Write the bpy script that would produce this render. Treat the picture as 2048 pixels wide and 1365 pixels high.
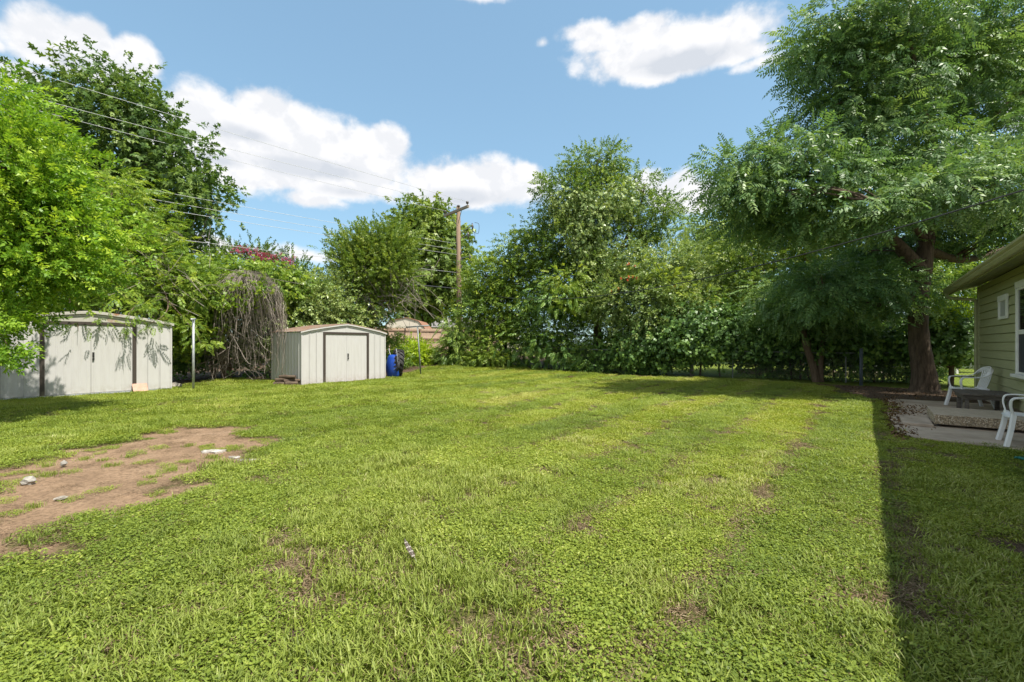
import bpy, math, random
import numpy as np
from mathutils import Vector, Matrix

# ------------------------------------------------------------------ clear
for o in list(bpy.data.objects):
    bpy.data.objects.remove(o, do_unlink=True)
scene = bpy.context.scene
COL = scene.collection
rng = np.random.default_rng(7)
random.seed(7)
R = math.radians

# ------------------------------------------------------------------ camera
CAMH, F, HX, HY = 1.4, 910.0, 1024.0, 688.0
cam_d = bpy.data.cameras.new('camera')
cam_d.lens = 16.0
cam_d.sensor_width = 36.0
cam_d.shift_y = (HY - 682.5) / 2048.0
cam_d.clip_start = 0.05
cam_d.clip_end = 2000
cam = bpy.data.objects.new('camera', cam_d)
COL.objects.link(cam)
cam.location = (0, 0, CAMH)
cam.rotation_euler = (R(90), 0, 0)
scene.camera = cam

# ------------------------------------------------------------------ light
SUN_H = Vector((0.80, -0.60))          # horizontal direction towards the sun
SUN_EL = R(61.5)
sun_d = bpy.data.lights.new('sun', 'SUN')
sun_d.energy = 3.0
sun_d.angle = R(0.55)
sun_d.color = (1.0, 0.95, 0.86)
sun = bpy.data.objects.new('sun', sun_d)
COL.objects.link(sun)
to_sun = Vector((SUN_H.x * math.cos(SUN_EL), SUN_H.y * math.cos(SUN_EL), math.sin(SUN_EL)))
sun.rotation_euler = to_sun.to_track_quat('Z', 'Y').to_euler()
sun.location = (20, -15, 40)

# ------------------------------------------------------------------ world: sky and cumulus clouds
world = bpy.data.worlds.new('World')
scene.world = world
world.use_nodes = True
WN = world.node_tree.nodes
WL = world.node_tree.links
WN.clear()


def wm(op, a, b=None, c=None):
    n = WN.new('ShaderNodeMath')
    n.operation = op
    for i, v in enumerate((a, b, c)):
        if v is None:
            continue
        if isinstance(v, (int, float)):
            n.inputs[i].default_value = v
        else:
            WL.new(v, n.inputs[i])
    return n.outputs[0]


def wsmooth(v, lo, hi):
    n = WN.new('ShaderNodeMapRange')
    n.interpolation_type = 'SMOOTHSTEP'
    n.inputs['From Min'].default_value = lo
    n.inputs['From Max'].default_value = hi
    WL.new(v, n.inputs['Value'])
    return n.outputs['Result']


tc = WN.new('ShaderNodeTexCoord')
sep = WN.new('ShaderNodeSeparateXYZ')
WL.new(tc.outputs['Generated'], sep.inputs[0])
AZ = wm('ARCTAN2', sep.outputs[0], sep.outputs[1])
EL = wm('ARCSINE', sep.outputs[2])


def wnoise(scale, detail, rough, off=(0, 0, 0), stretch=1.7, dist=0.0):
    mp = WN.new('ShaderNodeMapping')
    mp.inputs['Location'].default_value = off
    mp.inputs['Scale'].default_value = (1, 1, stretch)
    WL.new(tc.outputs['Generated'], mp.inputs['Vector'])
    n = WN.new('ShaderNodeTexNoise')
    n.inputs['Scale'].default_value = scale
    n.inputs['Detail'].default_value = detail
    n.inputs['Roughness'].default_value = rough
    n.inputs['Distortion'].default_value = dist
    WL.new(mp.outputs[0], n.inputs['Vector'])
    return n.outputs['Fac']


def blob_field(lst):
    out = None
    for (px, py, rx, ry) in lst:
        a = math.atan((px - HX) / F)
        e = math.atan((HY - py) / F * math.cos(a))
        ra = rx / F * math.cos(a) ** 2
        re = ry / F * math.cos(a) * math.cos(e) ** 2
        da = wm('MULTIPLY', wm('SUBTRACT', AZ, a), 1 / ra)
        de = wm('MULTIPLY', wm('SUBTRACT', EL, e), 1 / re)
        # flat base: distances below the centre count more
        de = wm('MAXIMUM', de, wm('MULTIPLY', de, -1.35))
        q = wm('SUBTRACT', 1.0, wm('SQRT', wm('ADD', wm('MULTIPLY', da, da), wm('MULTIPLY', de, de))))
        q = wm('MULTIPLY', q, min(1.0, ry / 45.0))
        out = q if out is None else wm('SMOOTH_MAX', out, q, 0.10)
    return out


clouds = [(1235, 82, 100, 36), (1480, 110, 70, 30), (560, 300, 240, 110), (480, 330, 170, 80), (700, 340, 150, 80), (430, 240, 120, 60), (950, 375, 170, 62), (160, 115, 165, 75), (1340, 110, 200, 70), (165, 110, 150, 62), (175, 72, 62, 40), (268, 118, 58, 48), (45, 165, 80, 40), (88, 85, 66, 40), (-4, 92, 18, 16),
          (455, 262, 150, 66), (535, 222, 95, 48), (395, 225, 80, 46), (612, 238, 46, 26),
          (520, 330, 190, 72), (705, 300, 112, 56), (768, 292, 50, 46), (690, 372, 110, 42), (620, 400, 70, 24), (390, 310, 110, 60),
          (950, 372, 150, 52), (1030, 366, 80, 44), (860, 360, 66, 36),
          (1365, 395, 80, 52), (1300, 372, 36, 30),
          (1330, 105, 185, 60), (1175, 66, 62, 24), (1300, 50, 52, 26), (1440, 92, 92, 42), (1310, 148, 84, 34), (1508, 128, 46, 16),
          (420, 492, 60, 28), (600, 512, 120, 16), (2050, 220, 60, 60), (1086, 86, 10, 10), (965, -3, 40, 8)]
shades = [(480, 268, 100, 26), (610, 338, 160, 34), (930, 396, 130, 26), (1365, 128, 130, 36), (150, 128, 110, 26), (430, 320, 90, 24), (700, 385, 90, 20)]
base_field = blob_field(clouds)
# cumulus goes on outside the view, made denser there for more fill light
big = wnoise(2.6, 2.0, 0.5, off=(3.1, 1.7, 0.4), stretch=2.2)
elsewhere = wm('MULTIPLY', wm('SUBTRACT', big, 0.42), 3.2)
away = wsmooth(wm('ABSOLUTE', AZ), 0.90, 1.15)
elsewhere = wm('SUBTRACT', elsewhere, wm('MULTIPLY', wm('SUBTRACT', 1.0, away), 3.0))
field = wm('MAXIMUM', base_field, elsewhere)
puff = wnoise(13.0, 10.0, 0.56, off=(0.3, 0.9, 0.2), stretch=1.25, dist=0.15)
fine = wnoise(46.0, 5.0, 0.60, off=(1.3, 0.4, 2.2), stretch=1.15)
dens = wm('ADD', field, wm('MULTIPLY', wm('SUBTRACT', puff, 0.5), 1.15))
dens = wm('ADD', dens, wm('MULTIPLY', wm('SUBTRACT', fine, 0.5), 0.34))
alpha = wsmooth(dens, -0.16, 0.30)
puff_up = wnoise(13.0, 6.0, 0.54, off=(0.3 + 0.012, 0.9 - 0.008, 0.2 + 0.030), stretch=1.25, dist=0.15)
relief = wsmooth(wm('SUBTRACT', puff_up, puff), -0.06, 0.10)
under = wsmooth(wm('ADD', blob_field(shades), wm('MULTIPLY', wm('SUBTRACT', puff, 0.5), 0.7)), 0.0, 0.5)
shade = wm('MINIMUM', wm('ADD', wm('MULTIPLY', relief, 0.40), wm('MULTIPLY', under, 0.85)), 1.0)
ccol = WN.new('ShaderNodeMix')
ccol.data_type = 'RGBA'
ccol.inputs[6].default_value = (2.85, 2.85, 2.9, 1)
ccol.inputs[7].default_value = (1.98, 2.1, 2.3, 1)
WL.new(shade, ccol.inputs[0])

sky = WN.new('ShaderNodeTexSky')
sky.sky_type = 'NISHITA'
sky.sun_disc = False
sky.sun_elevation = SUN_EL
sky.sun_rotation = math.atan2(SUN_H.x, SUN_H.y)
sky.air_density = 1.0
sky.dust_density = 0.25
sky.ozone_density = 1.0
hsv = WN.new('ShaderNodeHueSaturation')
hsv.inputs['Hue'].default_value = 0.5
hsv.inputs['Saturation'].default_value = 1.0
hsv.inputs['Value'].default_value = 1.0
gam = WN.new('ShaderNodeGamma')
gam.inputs['Gamma'].default_value = 0.5
WL.new(sky.outputs[0], gam.inputs['Color'])
WL.new(gam.outputs[0], hsv.inputs['Color'])
cmix = WN.new('ShaderNodeMix')
cmix.data_type = 'RGBA'
WL.new(alpha, cmix.inputs[0])
tintn = WN.new('ShaderNodeMix')
tintn.data_type = 'RGBA'
tintn.blend_type = 'MULTIPLY'
tintn.inputs[0].default_value = 1.0
tintn.inputs[7].default_value = (0.76, 1.03, 1.16, 1)
WL.new(hsv.outputs[0], tintn.inputs[6])
WL.new(tintn.outputs[2], cmix.inputs[6])
WL.new(ccol.outputs[2], cmix.inputs[7])
bg = WN.new('ShaderNodeBackground')
bg.inputs['Strength'].default_value = 0.14
WL.new(cmix.outputs[2], bg.inputs['Color'])
wo = WN.new('ShaderNodeOutputWorld')
WL.new(bg.outputs[0], wo.inputs[0])

scene.view_settings.view_transform = 'Standard'
scene.view_settings.look = 'None'
scene.view_settings.gamma = 1.0
scene.view_settings.use_curve_mapping = False
scene.view_settings.exposure = 1.36
scene.render.engine = 'CYCLES'
scene.cycles.max_bounces = 6
scene.cycles.diffuse_bounces = 4
scene.cycles.glossy_bounces = 2
scene.cycles.transmission_bounces = 4
scene.cycles.transparent_max_bounces = 8

# ------------------------------------------------------------------ geometry helpers
TH = R(37.8)                                    # the house's long axis, to the right of the view
DU = Vector((math.sin(TH), math.cos(TH)))       # u: along the house
DW = Vector((math.cos(TH), -math.sin(TH)))      # w: from the lawn towards the house wall


def UW(u, w, z=0.0):
    w -= 0.26
    return Vector((DU.x * u + DW.x * w, DU.y * u + DW.y * w, z))


def smooth(t):
    t = np.clip(t, 0, 1)
    return t * t * (3 - 2 * t)


def terrain(x, y):
    x = np.asarray(x, float)
    y = np.asarray(y, float)
    rise = 0.62 * smooth((y - 17.5) / 13.0) * smooth((9.0 - x) / 12.0)
    bump = 0.012 * np.sin(x * 1.3 + 0.5 * y) + 0.010 * np.sin(y * 1.7 - 0.4 * x) + 0.006 * np.sin(x * 4.1) * np.sin(y * 3.7)
    return rise + bump


def tz(x, y):
    return float(terrain(x, y))


def G(px, py, z=0.0):
    """point on a level z through a picture position measured in the photograph"""
    Y = F * (CAMH - z) / (py - HY)
    return Vector(((px - HX) / F * Y, Y, z))


def P(px, py, Y):
    return Vector(((px - HX) / F * Y, Y, CAMH + (HY - py) / F * Y))


# ------------------------------------------------------------------ materials
MATS = {}


def newmat(name):
    m = bpy.data.materials.new(name)
    m.use_nodes = True
    MATS[name] = m
    nt = m.node_tree
    return m, nt, nt.nodes['Principled BSDF']


def ramp(nt, fac, stops):
    r = nt.nodes.new('ShaderNodeValToRGB')
    e = r.color_ramp.elements
    e[0].position, e[0].color = stops[0][0], (*stops[0][1], 1)
    e[1].position, e[1].color = stops[-1][0], (*stops[-1][1], 1)
    for p, c in stops[1:-1]:
        k = e.new(p)
        k.color = (*c, 1)
    nt.links.new(fac, r.inputs[0])
    return r.outputs[0]


def noise(nt, scale, detail=4, rough=0.55, coord='Object', stretch=(1, 1, 1)):
    t = nt.nodes.new('ShaderNodeTexCoord')
    mp = nt.nodes.new('ShaderNodeMapping')
    mp.inputs['Scale'].default_value = stretch
    nt.links.new(t.outputs[coord], mp.inputs[0])
    n = nt.nodes.new('ShaderNodeTexNoise')
    n.inputs['Scale'].default_value = scale
    n.inputs['Detail'].default_value = detail
    n.inputs['Roughness'].default_value = rough
    nt.links.new(mp.outputs[0], n.inputs['Vector'])
    return n.outputs['Fac']


def bump(nt, bsdf, fac, strength=0.3, dist=0.01):
    b = nt.nodes.new('ShaderNodeBump')
    b.inputs['Strength'].default_value = strength
    b.inputs['Distance'].default_value = dist
    nt.links.new(fac, b.inputs['Height'])
    nt.links.new(b.outputs[0], bsdf.inputs['Normal'])


def mixc(nt, fac, a, b):
    m = nt.nodes.new('ShaderNodeMix')
    m.data_type = 'RGBA'
    for i, v in ((0, fac), (6, a), (7, b)):
        if isinstance(v, (int, float)):
            m.inputs[i].default_value = v
        elif isinstance(v, tuple):
            m.inputs[i].default_value = (*v, 1)
        else:
            nt.links.new(v, m.inputs[i])
    return m.outputs[2]


def nmath(nt, op, a, b=None):
    n = nt.nodes.new('ShaderNodeMath')
    n.operation = op
    n.use_clamp = False
    for i, v in enumerate((a, b)):
        if v is None:
            continue
        if isinstance(v, (int, float)):
            n.inputs[i].default_value = v
        else:
            nt.links.new(v, n.inputs[i])
    return n.outputs[0]


def simple(name, c1, c2, scale=8, rough=0.6, spec=0.4, bmp=0.0, bdist=0.005, stretch=(1, 1, 1), metallic=0.0, detail=5, lo=0.35, hi=0.65):
    m, nt, b = newmat(name)
    f = noise(nt, scale, detail, 0.6, 'Object', stretch)
    nt.links.new(ramp(nt, f, [(lo, c1), (hi, c2)]), b.inputs['Base Color'])
    b.inputs['Roughness'].default_value = rough
    b.inputs['Specular IOR Level'].default_value = spec
    b.inputs['Metallic'].default_value = metallic
    if bmp:
        bump(nt, b, f, bmp, bdist)
    return m


def leaf_mat(name, stops, trans=0.40, rough=0.42, spec=0.35, kind='GEOMETRY', glow=(1.15, 1.1, 0.55)):
    m, nt, b = newmat(name)
    at = nt.nodes.new('ShaderNodeAttribute')
    at.attribute_type = kind
    at.attribute_name = 'tint'
    fac = at.outputs['Fac']
    if kind == 'INSTANCER':
        a2 = nt.nodes.new('ShaderNodeAttribute')
        a2.attribute_type = 'GEOMETRY'
        a2.attribute_name = 'shade'
        fac = nmath(nt, 'ADD', fac, a2.outputs['Fac'])
    col = ramp(nt, fac, stops)
    nt.links.new(col, b.inputs['Base Color'])
    b.inputs['Roughness'].default_value = rough
    b.inputs['Specular IOR Level'].default_value = spec
    tr = nt.nodes.new('ShaderNodeBsdfTranslucent')
    mul = nt.nodes.new('ShaderNodeMix')
    mul.data_type = 'RGBA'
    mul.blend_type = 'MULTIPLY'
    mul.inputs[0].default_value = 1.0
    mul.inputs[7].default_value = (*glow, 1)
    nt.links.new(col, mul.inputs[6])
    nt.links.new(mul.outputs[2], tr.inputs['Color'])
    ms = nt.nodes.new('ShaderNodeMixShader')
    ms.inputs[0].default_value = trans
    nt.links.new(b.outputs[0], ms.inputs[1])
    nt.links.new(tr.outputs[0], ms.inputs[2])
    nt.links.new(ms.outputs[0], nt.nodes['Material Output'].inputs[0])
    return m


# foliage colours (leaf pigments of the different species)
leaf_mat('leaf_bright', [(0.0, (0.097, 0.210, 0.024)), (0.5, (0.204, 0.371, 0.034)), (1.0, (0.455, 0.603, 0.070))], trans=0.44)
leaf_mat('leaf_feather', [(0.0, (0.091, 0.169, 0.025)), (0.5, (0.192, 0.310, 0.039)), (1.0, (0.405, 0.497, 0.075))], trans=0.44)
leaf_mat('leaf_sycamore', [(0.0, (0.062, 0.123, 0.033)), (0.5, (0.110, 0.194, 0.046)), (1.0, (0.242, 0.338, 0.070))], trans=0.34)
leaf_mat('leaf_crape', [(0.0, (0.088, 0.153, 0.028)), (0.5, (0.165, 0.256, 0.042)), (1.0, (0.330, 0.400, 0.070))], trans=0.38)
leaf_mat('leaf_maple', [(0.0, (0.088, 0.153, 0.033)), (0.5, (0.176, 0.266, 0.055)), (1.0, (0.330, 0.409, 0.092))], trans=0.33)
leaf_mat('leaf_elm', [(0.0, (0.080, 0.153, 0.028)), (0.5, (0.165, 0.266, 0.042)), (1.0, (0.374, 0.471, 0.074))], trans=0.38)
leaf_mat('leaf_center', [(0.0, (0.079, 0.153, 0.036)), (0.5, (0.158, 0.260, 0.051)), (1.0, (0.343, 0.447, 0.092))], trans=0.36)
leaf_mat('leaf_vine', [(0.0, (0.125, 0.207, 0.059)), (0.5, (0.242, 0.338, 0.107)), (1.0, (0.446, 0.527, 0.191))], trans=0.30, rough=0.38, spec=0.5)
leaf_mat('leaf_grape', [(0.0, (0.073, 0.152, 0.044)), (0.5, (0.133, 0.246, 0.066)), (1.0, (0.247, 0.394, 0.095))], trans=0.34, rough=0.4, spec=0.45)
leaf_mat('leaf_pistache', [(0.0, (0.076, 0.158, 0.058)), (0.5, (0.132, 0.248, 0.083)), (1.0, (0.271, 0.395, 0.125))], trans=0.36, rough=0.44, spec=0.45)
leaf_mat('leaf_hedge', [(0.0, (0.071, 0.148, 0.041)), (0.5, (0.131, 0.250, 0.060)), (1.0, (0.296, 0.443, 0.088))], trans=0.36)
leaf_mat('leaf_lime', [(0.0, (0.189, 0.303, 0.020)), (0.5, (0.324, 0.461, 0.026)), (1.0, (0.513, 0.623, 0.050))], trans=0.42)
leaf_mat('petal_pink', [(0.0, (0.357, 0.039, 0.108)), (1.0, (0.527, 0.117, 0.204))], trans=0.38, glow=(1.1, 0.7, 0.8))
leaf_mat('petal_orange', [(0.0, (0.50, 0.07, 0.025)), (1.0, (0.65, 0.13, 0.04))], trans=0.38, glow=(1.1, 0.8, 0.6))
leaf_mat('lawn_weed', [(0.0, (0.135, 0.197, 0.035)), (0.4, (0.246, 0.322, 0.047)), (0.75, (0.372, 0.432, 0.076)), (1.0, (0.520, 0.519, 0.180))], trans=0.38, kind='INSTANCER', rough=0.5, spec=0.3)
leaf_mat('lawn_blade', [(0.0, (0.164, 0.220, 0.044)), (0.4, (0.276, 0.345, 0.063)), (0.75, (0.409, 0.456, 0.122)), (1.0, (0.580, 0.542, 0.278))], trans=0.40, kind='INSTANCER', rough=0.5, spec=0.3)
leaf_mat('lawn_straw', [(0.0, (0.13, 0.085, 0.050)), (0.5, (0.25, 0.18, 0.11)), (1.0, (0.40, 0.32, 0.20))], trans=0.18, kind='INSTANCER', rough=0.7, spec=0.2)
leaf_mat('dead_leaf', [(0.0, (0.055, 0.035, 0.018)), (0.6, (0.15, 0.09, 0.045)), (1.0, (0.28, 0.18, 0.09))], trans=0.16, rough=0.7, spec=0.2, glow=(1, 0.9, 0.7))


def bark(name, c1, c2, scale=18, stretch=(1, 1, 0.18), st=0.7, dist=0.03):
    m, nt, b = newmat(name)
    f = noise(nt, scale, 7, 0.65, 'Object', stretch)
    nt.links.new(ramp(nt, f, [(0.3, c1), (0.7, c2)]), b.inputs['Base Color'])
    b.inputs['Roughness'].default_value = 0.88
    b.inputs['Specular IOR Level'].default_value = 0.15
    bump(nt, b, f, st, dist)
    return m


bark('bark_dark', (0.050, 0.036, 0.026), (0.150, 0.112, 0.080))
bark('bark_brown', (0.090, 0.062, 0.042), (0.210, 0.155, 0.110))
bark('bark_grey', (0.14, 0.12, 0.10), (0.30, 0.27, 0.23))
bark('vine_grey', (0.15, 0.125, 0.105), (0.34, 0.295, 0.25), scale=9, st=0.3)
bark('pole_wood', (0.17, 0.115, 0.080), (0.31, 0.225, 0.16), scale=10, stretch=(1, 1, 0.05), st=0.4)
bark('log_wood', (0.055, 0.040, 0.030), (0.16, 0.12, 0.085), scale=14, stretch=(0.2, 1, 1))


def painted_metal(name, col, dirt, rust=(0.30, 0.14, 0.05), rustiness=0.0):
    m, nt, b = newmat(name)
    f = noise(nt, 3.0, 6, 0.6, 'Object', (3.0, 3.0, 0.6))
    c = mixc(nt, ramp(nt, f, [(0.42, (0, 0, 0)), (0.75, (0.30, 0.30, 0.30))]), col, dirt)
    g = nt.nodes.new('ShaderNodeNewGeometry')
    sp = nt.nodes.new('ShaderNodeSeparateXYZ')
    t = nt.nodes.new('ShaderNodeTexCoord')
    nt.links.new(t.outputs['Object'], sp.inputs[0])
    # mud splash and rust where the sheet meets the ground
    f2 = noise(nt, 9.0, 5, 0.7)
    low = nt.nodes.new('ShaderNodeMapRange')
    low.inputs['From Min'].default_value = 0.30
    low.inputs['From Max'].default_value = 0.02
    nt.links.new(sp.outputs[2], low.inputs['Value'])
    splash = nmath(nt, 'MULTIPLY', low.outputs[0], ramp(nt, f2, [(0.40, (0, 0, 0)), (0.72, (0.75, 0.75, 0.75))]))
    c = mixc(nt, splash, c, (0.30, 0.25, 0.17))
    if rustiness:
        f3 = noise(nt, 2.4, 8, 0.7)
        c = mixc(nt, ramp(nt, f3, [(0.62 - rustiness * 0.3, (0, 0, 0)), (0.74 - rustiness * 0.3, (1, 1, 1))]), c, rust)
    nt.links.new(c, b.inputs['Base Color'])
    b.inputs['Roughness'].default_value = 0.5
    b.inputs['Specular IOR Level'].default_value = 0.35
    bump(nt, b, noise(nt, 5.0, 2, 0.5), 0.12, 0.01)
    return m


painted_metal('shed_white', (0.53, 0.518, 0.50), (0.40, 0.38, 0.345))
painted_metal('shed_cream', (0.46, 0.44, 0.39), (0.34, 0.31, 0.26), rustiness=0.25)
painted_metal('shed_bronze', (0.060, 0.048, 0.040), (0.085, 0.072, 0.062))
painted_metal('shed_roof', (0.30, 0.235, 0.19), (0.22, 0.17, 0.135), rust=(0.30, 0.19, 0.13), rustiness=0.5)
simple('black_iron', (0.018, 0.018, 0.018), (0.035, 0.033, 0.03), 20, 0.5)
simple('galvanized', (0.36, 0.38, 0.39), (0.52, 0.54, 0.55), 14, 0.45, 0.5, metallic=0.35)
simple('steel_grey', (0.16, 0.175, 0.175), (0.25, 0.27, 0.265), 14, 0.5, 0.5, metallic=0.3)
simple('steel_blue', (0.045, 0.062, 0.08), (0.08, 0.10, 0.125), 14, 0.55, 0.4)
simple('wire', (0.30, 0.31, 0.32), (0.45, 0.46, 0.47), 5, 0.4, 0.5, metallic=0.4)
simple('wire_dark', (0.025, 0.027, 0.028), (0.05, 0.052, 0.054), 5, 0.5)
simple('wire_pale', (0.42, 0.43, 0.43), (0.55, 0.56, 0.56), 5, 0.4, 0.5)
simple('fence_wood', (0.36, 0.25, 0.175), (0.56, 0.42, 0.31), 6, 0.8, 0.2, 0.3, 0.004, stretch=(6, 6, 0.35))
simple('fence_rail', (0.20, 0.135, 0.095), (0.34, 0.245, 0.175), 6, 0.8, 0.2, 0.3, 0.004, stretch=(0.4, 6, 6))
simple('post_wood', (0.20, 0.165, 0.13), (0.36, 0.31, 0.255), 9, 0.85, 0.2, 0.4, 0.006, stretch=(4, 4, 0.3))
simple('table_wood', (0.075, 0.064, 0.054), (0.185, 0.165, 0.145), 9, 0.8, 0.25, 0.4, 0.004, stretch=(6, 0.3, 6))
simple('old_board', (0.20, 0.135, 0.095), (0.36, 0.26, 0.19), 9, 0.85, 0.2, 0.4, 0.006, stretch=(0.4, 5, 5))
simple('plywood', (0.46, 0.27, 0.20), (0.56, 0.35, 0.27), 9, 0.8, 0.2, 0.2, 0.003)
simple('plastic_white', (0.74, 0.75, 0.77), (0.80, 0.81, 0.82), 4, 0.38, 0.5)
simple('plastic_blue', (0.008, 0.045, 0.30), (0.016, 0.075, 0.42), 5, 0.38, 0.5)
simple('rubber', (0.020, 0.020, 0.020), (0.050, 0.049, 0.047), 14, 0.75, 0.3, 0.3, 0.004)
simple('hose_green', (0.005, 0.13, 0.11), (0.01, 0.19, 0.15), 9, 0.4, 0.5)
simple('trim_white', (0.72, 0.715, 0.69), (0.80, 0.80, 0.78), 7, 0.45, 0.4)
simple('vent_grey', (0.36, 0.36, 0.36), (0.44, 0.44, 0.44), 3, 0.5)
simple('soffit_green', (0.22, 0.23, 0.11), (0.26, 0.27, 0.135), 5, 0.6, 0.3)
simple('gutter_green', (0.29, 0.285, 0.15), (0.36, 0.35, 0.20), 4, 0.42, 0.45, stretch=(1, 1, 4))
simple('shingle', (0.11, 0.095, 0.085), (0.22, 0.195, 0.175), 40, 0.9, 0.2, 0.5, 0.01)
simple('far_siding', (0.60, 0.60, 0.58), (0.70, 0.70, 0.69), 5, 0.7)
simple('far_roof', (0.15, 0.14, 0.135), (0.24, 0.225, 0.21), 20, 0.85)
simple('far_tan', (0.66, 0.59, 0.50), (0.75, 0.68, 0.58), 8, 0.75, stretch=(8, 8, 0.3))
simple('far_brown', (0.24, 0.12, 0.08), (0.32, 0.17, 0.11), 8, 0.8)
simple('tin_roof', (0.16, 0.23, 0.27), (0.23, 0.31, 0.35), 6, 0.45, 0.5)
simple('car_silver', (0.42, 0.44, 0.46), (0.50, 0.52, 0.54), 3, 0.3, 0.5, metallic=0.3)
simple('stone_pale', (0.22, 0.205, 0.18), (0.40, 0.38, 0.34), 16, 0.9, 0.2, 0.6, 0.02)
simple('rubble_pale', (0.22, 0.19, 0.16), (0.55, 0.52, 0.48), 22, 0.95, 0.1, 0.9, 0.02)
simple('stone_grey', (0.20, 0.18, 0.15), (0.38, 0.35, 0.30), 14, 0.9, 0.2, 0.6, 0.02)
simple('insulator', (0.05, 0.035, 0.03), (0.10, 0.08, 0.07), 9, 0.3, 0.6)
simple('tag_yellow', (0.55, 0.32, 0.02), (0.65, 0.42, 0.03), 9, 0.5)

# house siding: olive green paint over wood-grain lap boards
m, nt, b = newmat('siding_green')
f = noise(nt, 5, 6, 0.6, 'Object', (0.35, 6, 6))
f2 = noise(nt, 1.3, 3, 0.5)
c = ramp(nt, f, [(0.3, (0.335, 0.345, 0.185)), (0.7, (0.40, 0.41, 0.235))])
nt.links.new(mixc(nt, ramp(nt, f2, [(0.45, (0, 0, 0)), (0.8, (0.35, 0.35, 0.35))]), c, (0.42, 0.425, 0.27)), b.inputs['Base Color'])
b.inputs['Roughness'].default_value = 0.6
bump(nt, b, f, 0.25, 0.003)

# window glass
m, nt, b = newmat('glass_dark')
b.inputs['Base Color'].default_value = (0.010, 0.014, 0.013, 1)
b.inputs['Roughness'].default_value = 0.04
b.inputs['Specular IOR Level'].default_value = 0.8
m, nt, b = newmat('window_screen')
f = noise(nt, 60, 2, 0.5)
nt.links.new(ramp(nt, f, [(0.3, (0.040, 0.042, 0.052)), (0.7, (0.060, 0.063, 0.076))]), b.inputs['Base Color'])
b.inputs['Roughness'].default_value = 0.55

# concrete
m, nt, b = newmat('concrete')
f = noise(nt, 2.2, 8, 0.65)
f2 = noise(nt, 70, 3, 0.6)
c = ramp(nt, f, [(0.30, (0.30, 0.235, 0.180)), (0.55, (0.47, 0.385, 0.30)), (0.75, (0.54, 0.46, 0.37))])
nt.links.new(mixc(nt, ramp(nt, f2, [(0.45, (0, 0, 0)), (0.75, (0.4, 0.4, 0.4))]), c, (0.22, 0.185, 0.15)), b.inputs['Base Color'])
b.inputs['Roughness'].default_value = 0.88
bump(nt, b, f2, 0.35, 0.004)
m, nt, b = newmat('aggregate')
t = nt.nodes.new('ShaderNodeTexCoord')
v = nt.nodes.new('ShaderNodeTexVoronoi')
v.inputs['Scale'].default_value = 62
nt.links.new(t.outputs['Object'], v.inputs['Vector'])
sc = nt.nodes.new('ShaderNodeSeparateColor')
nt.links.new(v.outputs['Color'], sc.inputs[0])
c = ramp(nt, sc.outputs[0], [(0.0, (0.22, 0.16, 0.10)), (0.35, (0.40, 0.31, 0.20)), (0.7, (0.54, 0.44, 0.32)), (1.0, (0.66, 0.58, 0.46))])
c = mixc(nt, ramp(nt, v.outputs['Distance'], [(0.35, (0, 0, 0)), (0.75, (0.8, 0.8, 0.8))]), c, (0.14, 0.115, 0.085))
geo = nt.nodes.new('ShaderNodeNewGeometry')
sn_ = nt.nodes.new('ShaderNodeSeparateXYZ')
nt.links.new(geo.outputs['True Normal'], sn_.inputs[0])
top_mix = nmath(nt, 'MULTIPLY', ramp(nt, sn_.outputs[2], [(0.6, (0, 0, 0)), (0.8, (1, 1, 1))]), 0.75)  # faces pointing up blended paler, so the top stands apart from the sides
c = mixc(nt, top_mix, c, ramp(nt, noise(nt, 5, 6, 0.6), [(0.3, (0.42, 0.35, 0.27)), (0.7, (0.56, 0.48, 0.38))]))
nt.links.new(c, b.inputs['Base Color'])
b.inputs['Roughness'].default_value = 0.85
bb = nt.nodes.new('ShaderNodeBump')
bb.invert = True
bb.inputs['Strength'].default_value = 0.9
bb.inputs['Distance'].default_value = 0.008
nt.links.new(v.outputs['Distance'], bb.inputs['Height'])
nt.links.new(bb.outputs[0], b.inputs['Normal'])

# ground: thatchy soil, orange dirt, leaf litter, neighbouring lawn (painted per point as kinds of ground)
m, nt, b = newmat('ground')
at = nt.nodes.new('ShaderNodeAttribute')
at.attribute_name = 'cover'
sc = nt.nodes.new('ShaderNodeSeparateColor')
nt.links.new(at.outputs['Color'], sc.inputs[0])
f1 = noise(nt, 2.0, 8, 0.65)
f2 = noise(nt, 28, 6, 0.7)
f3 = noise(nt, 120, 3, 0.6)
thatch = ramp(nt, f2, [(0.30, (0.050, 0.052, 0.018)), (0.55, (0.110, 0.105, 0.036)), (0.78, (0.185, 0.155, 0.075))])
dirt = ramp(nt, f1, [(0.30, (0.195, 0.130, 0.080)), (0.52, (0.290, 0.195, 0.122)), (0.75, (0.345, 0.248, 0.165))])
dirt = mixc(nt, ramp(nt, f2, [(0.44, (0, 0, 0)), (0.68, (0.80, 0.80, 0.80))]), dirt, (0.095, 0.062, 0.040))
dirt = mixc(nt, ramp(nt, f3, [(0.60, (0, 0, 0)), (0.78, (0.55, 0.55, 0.55))]), dirt, (0.40, 0.29, 0.20))
litter = ramp(nt, f2, [(0.30, (0.050, 0.036, 0.025)), (0.55, (0.115, 0.080, 0.054)), (0.78, (0.21, 0.150, 0.100))])
green = ramp(nt, f2, [(0.30, (0.085, 0.120, 0.022)), (0.60, (0.165, 0.210, 0.035)), (0.80, (0.235, 0.260, 0.060))])
edge = nmath(nt, 'MULTIPLY', nmath(nt, 'SUBTRACT', f2, 0.5), 0.9)


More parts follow.
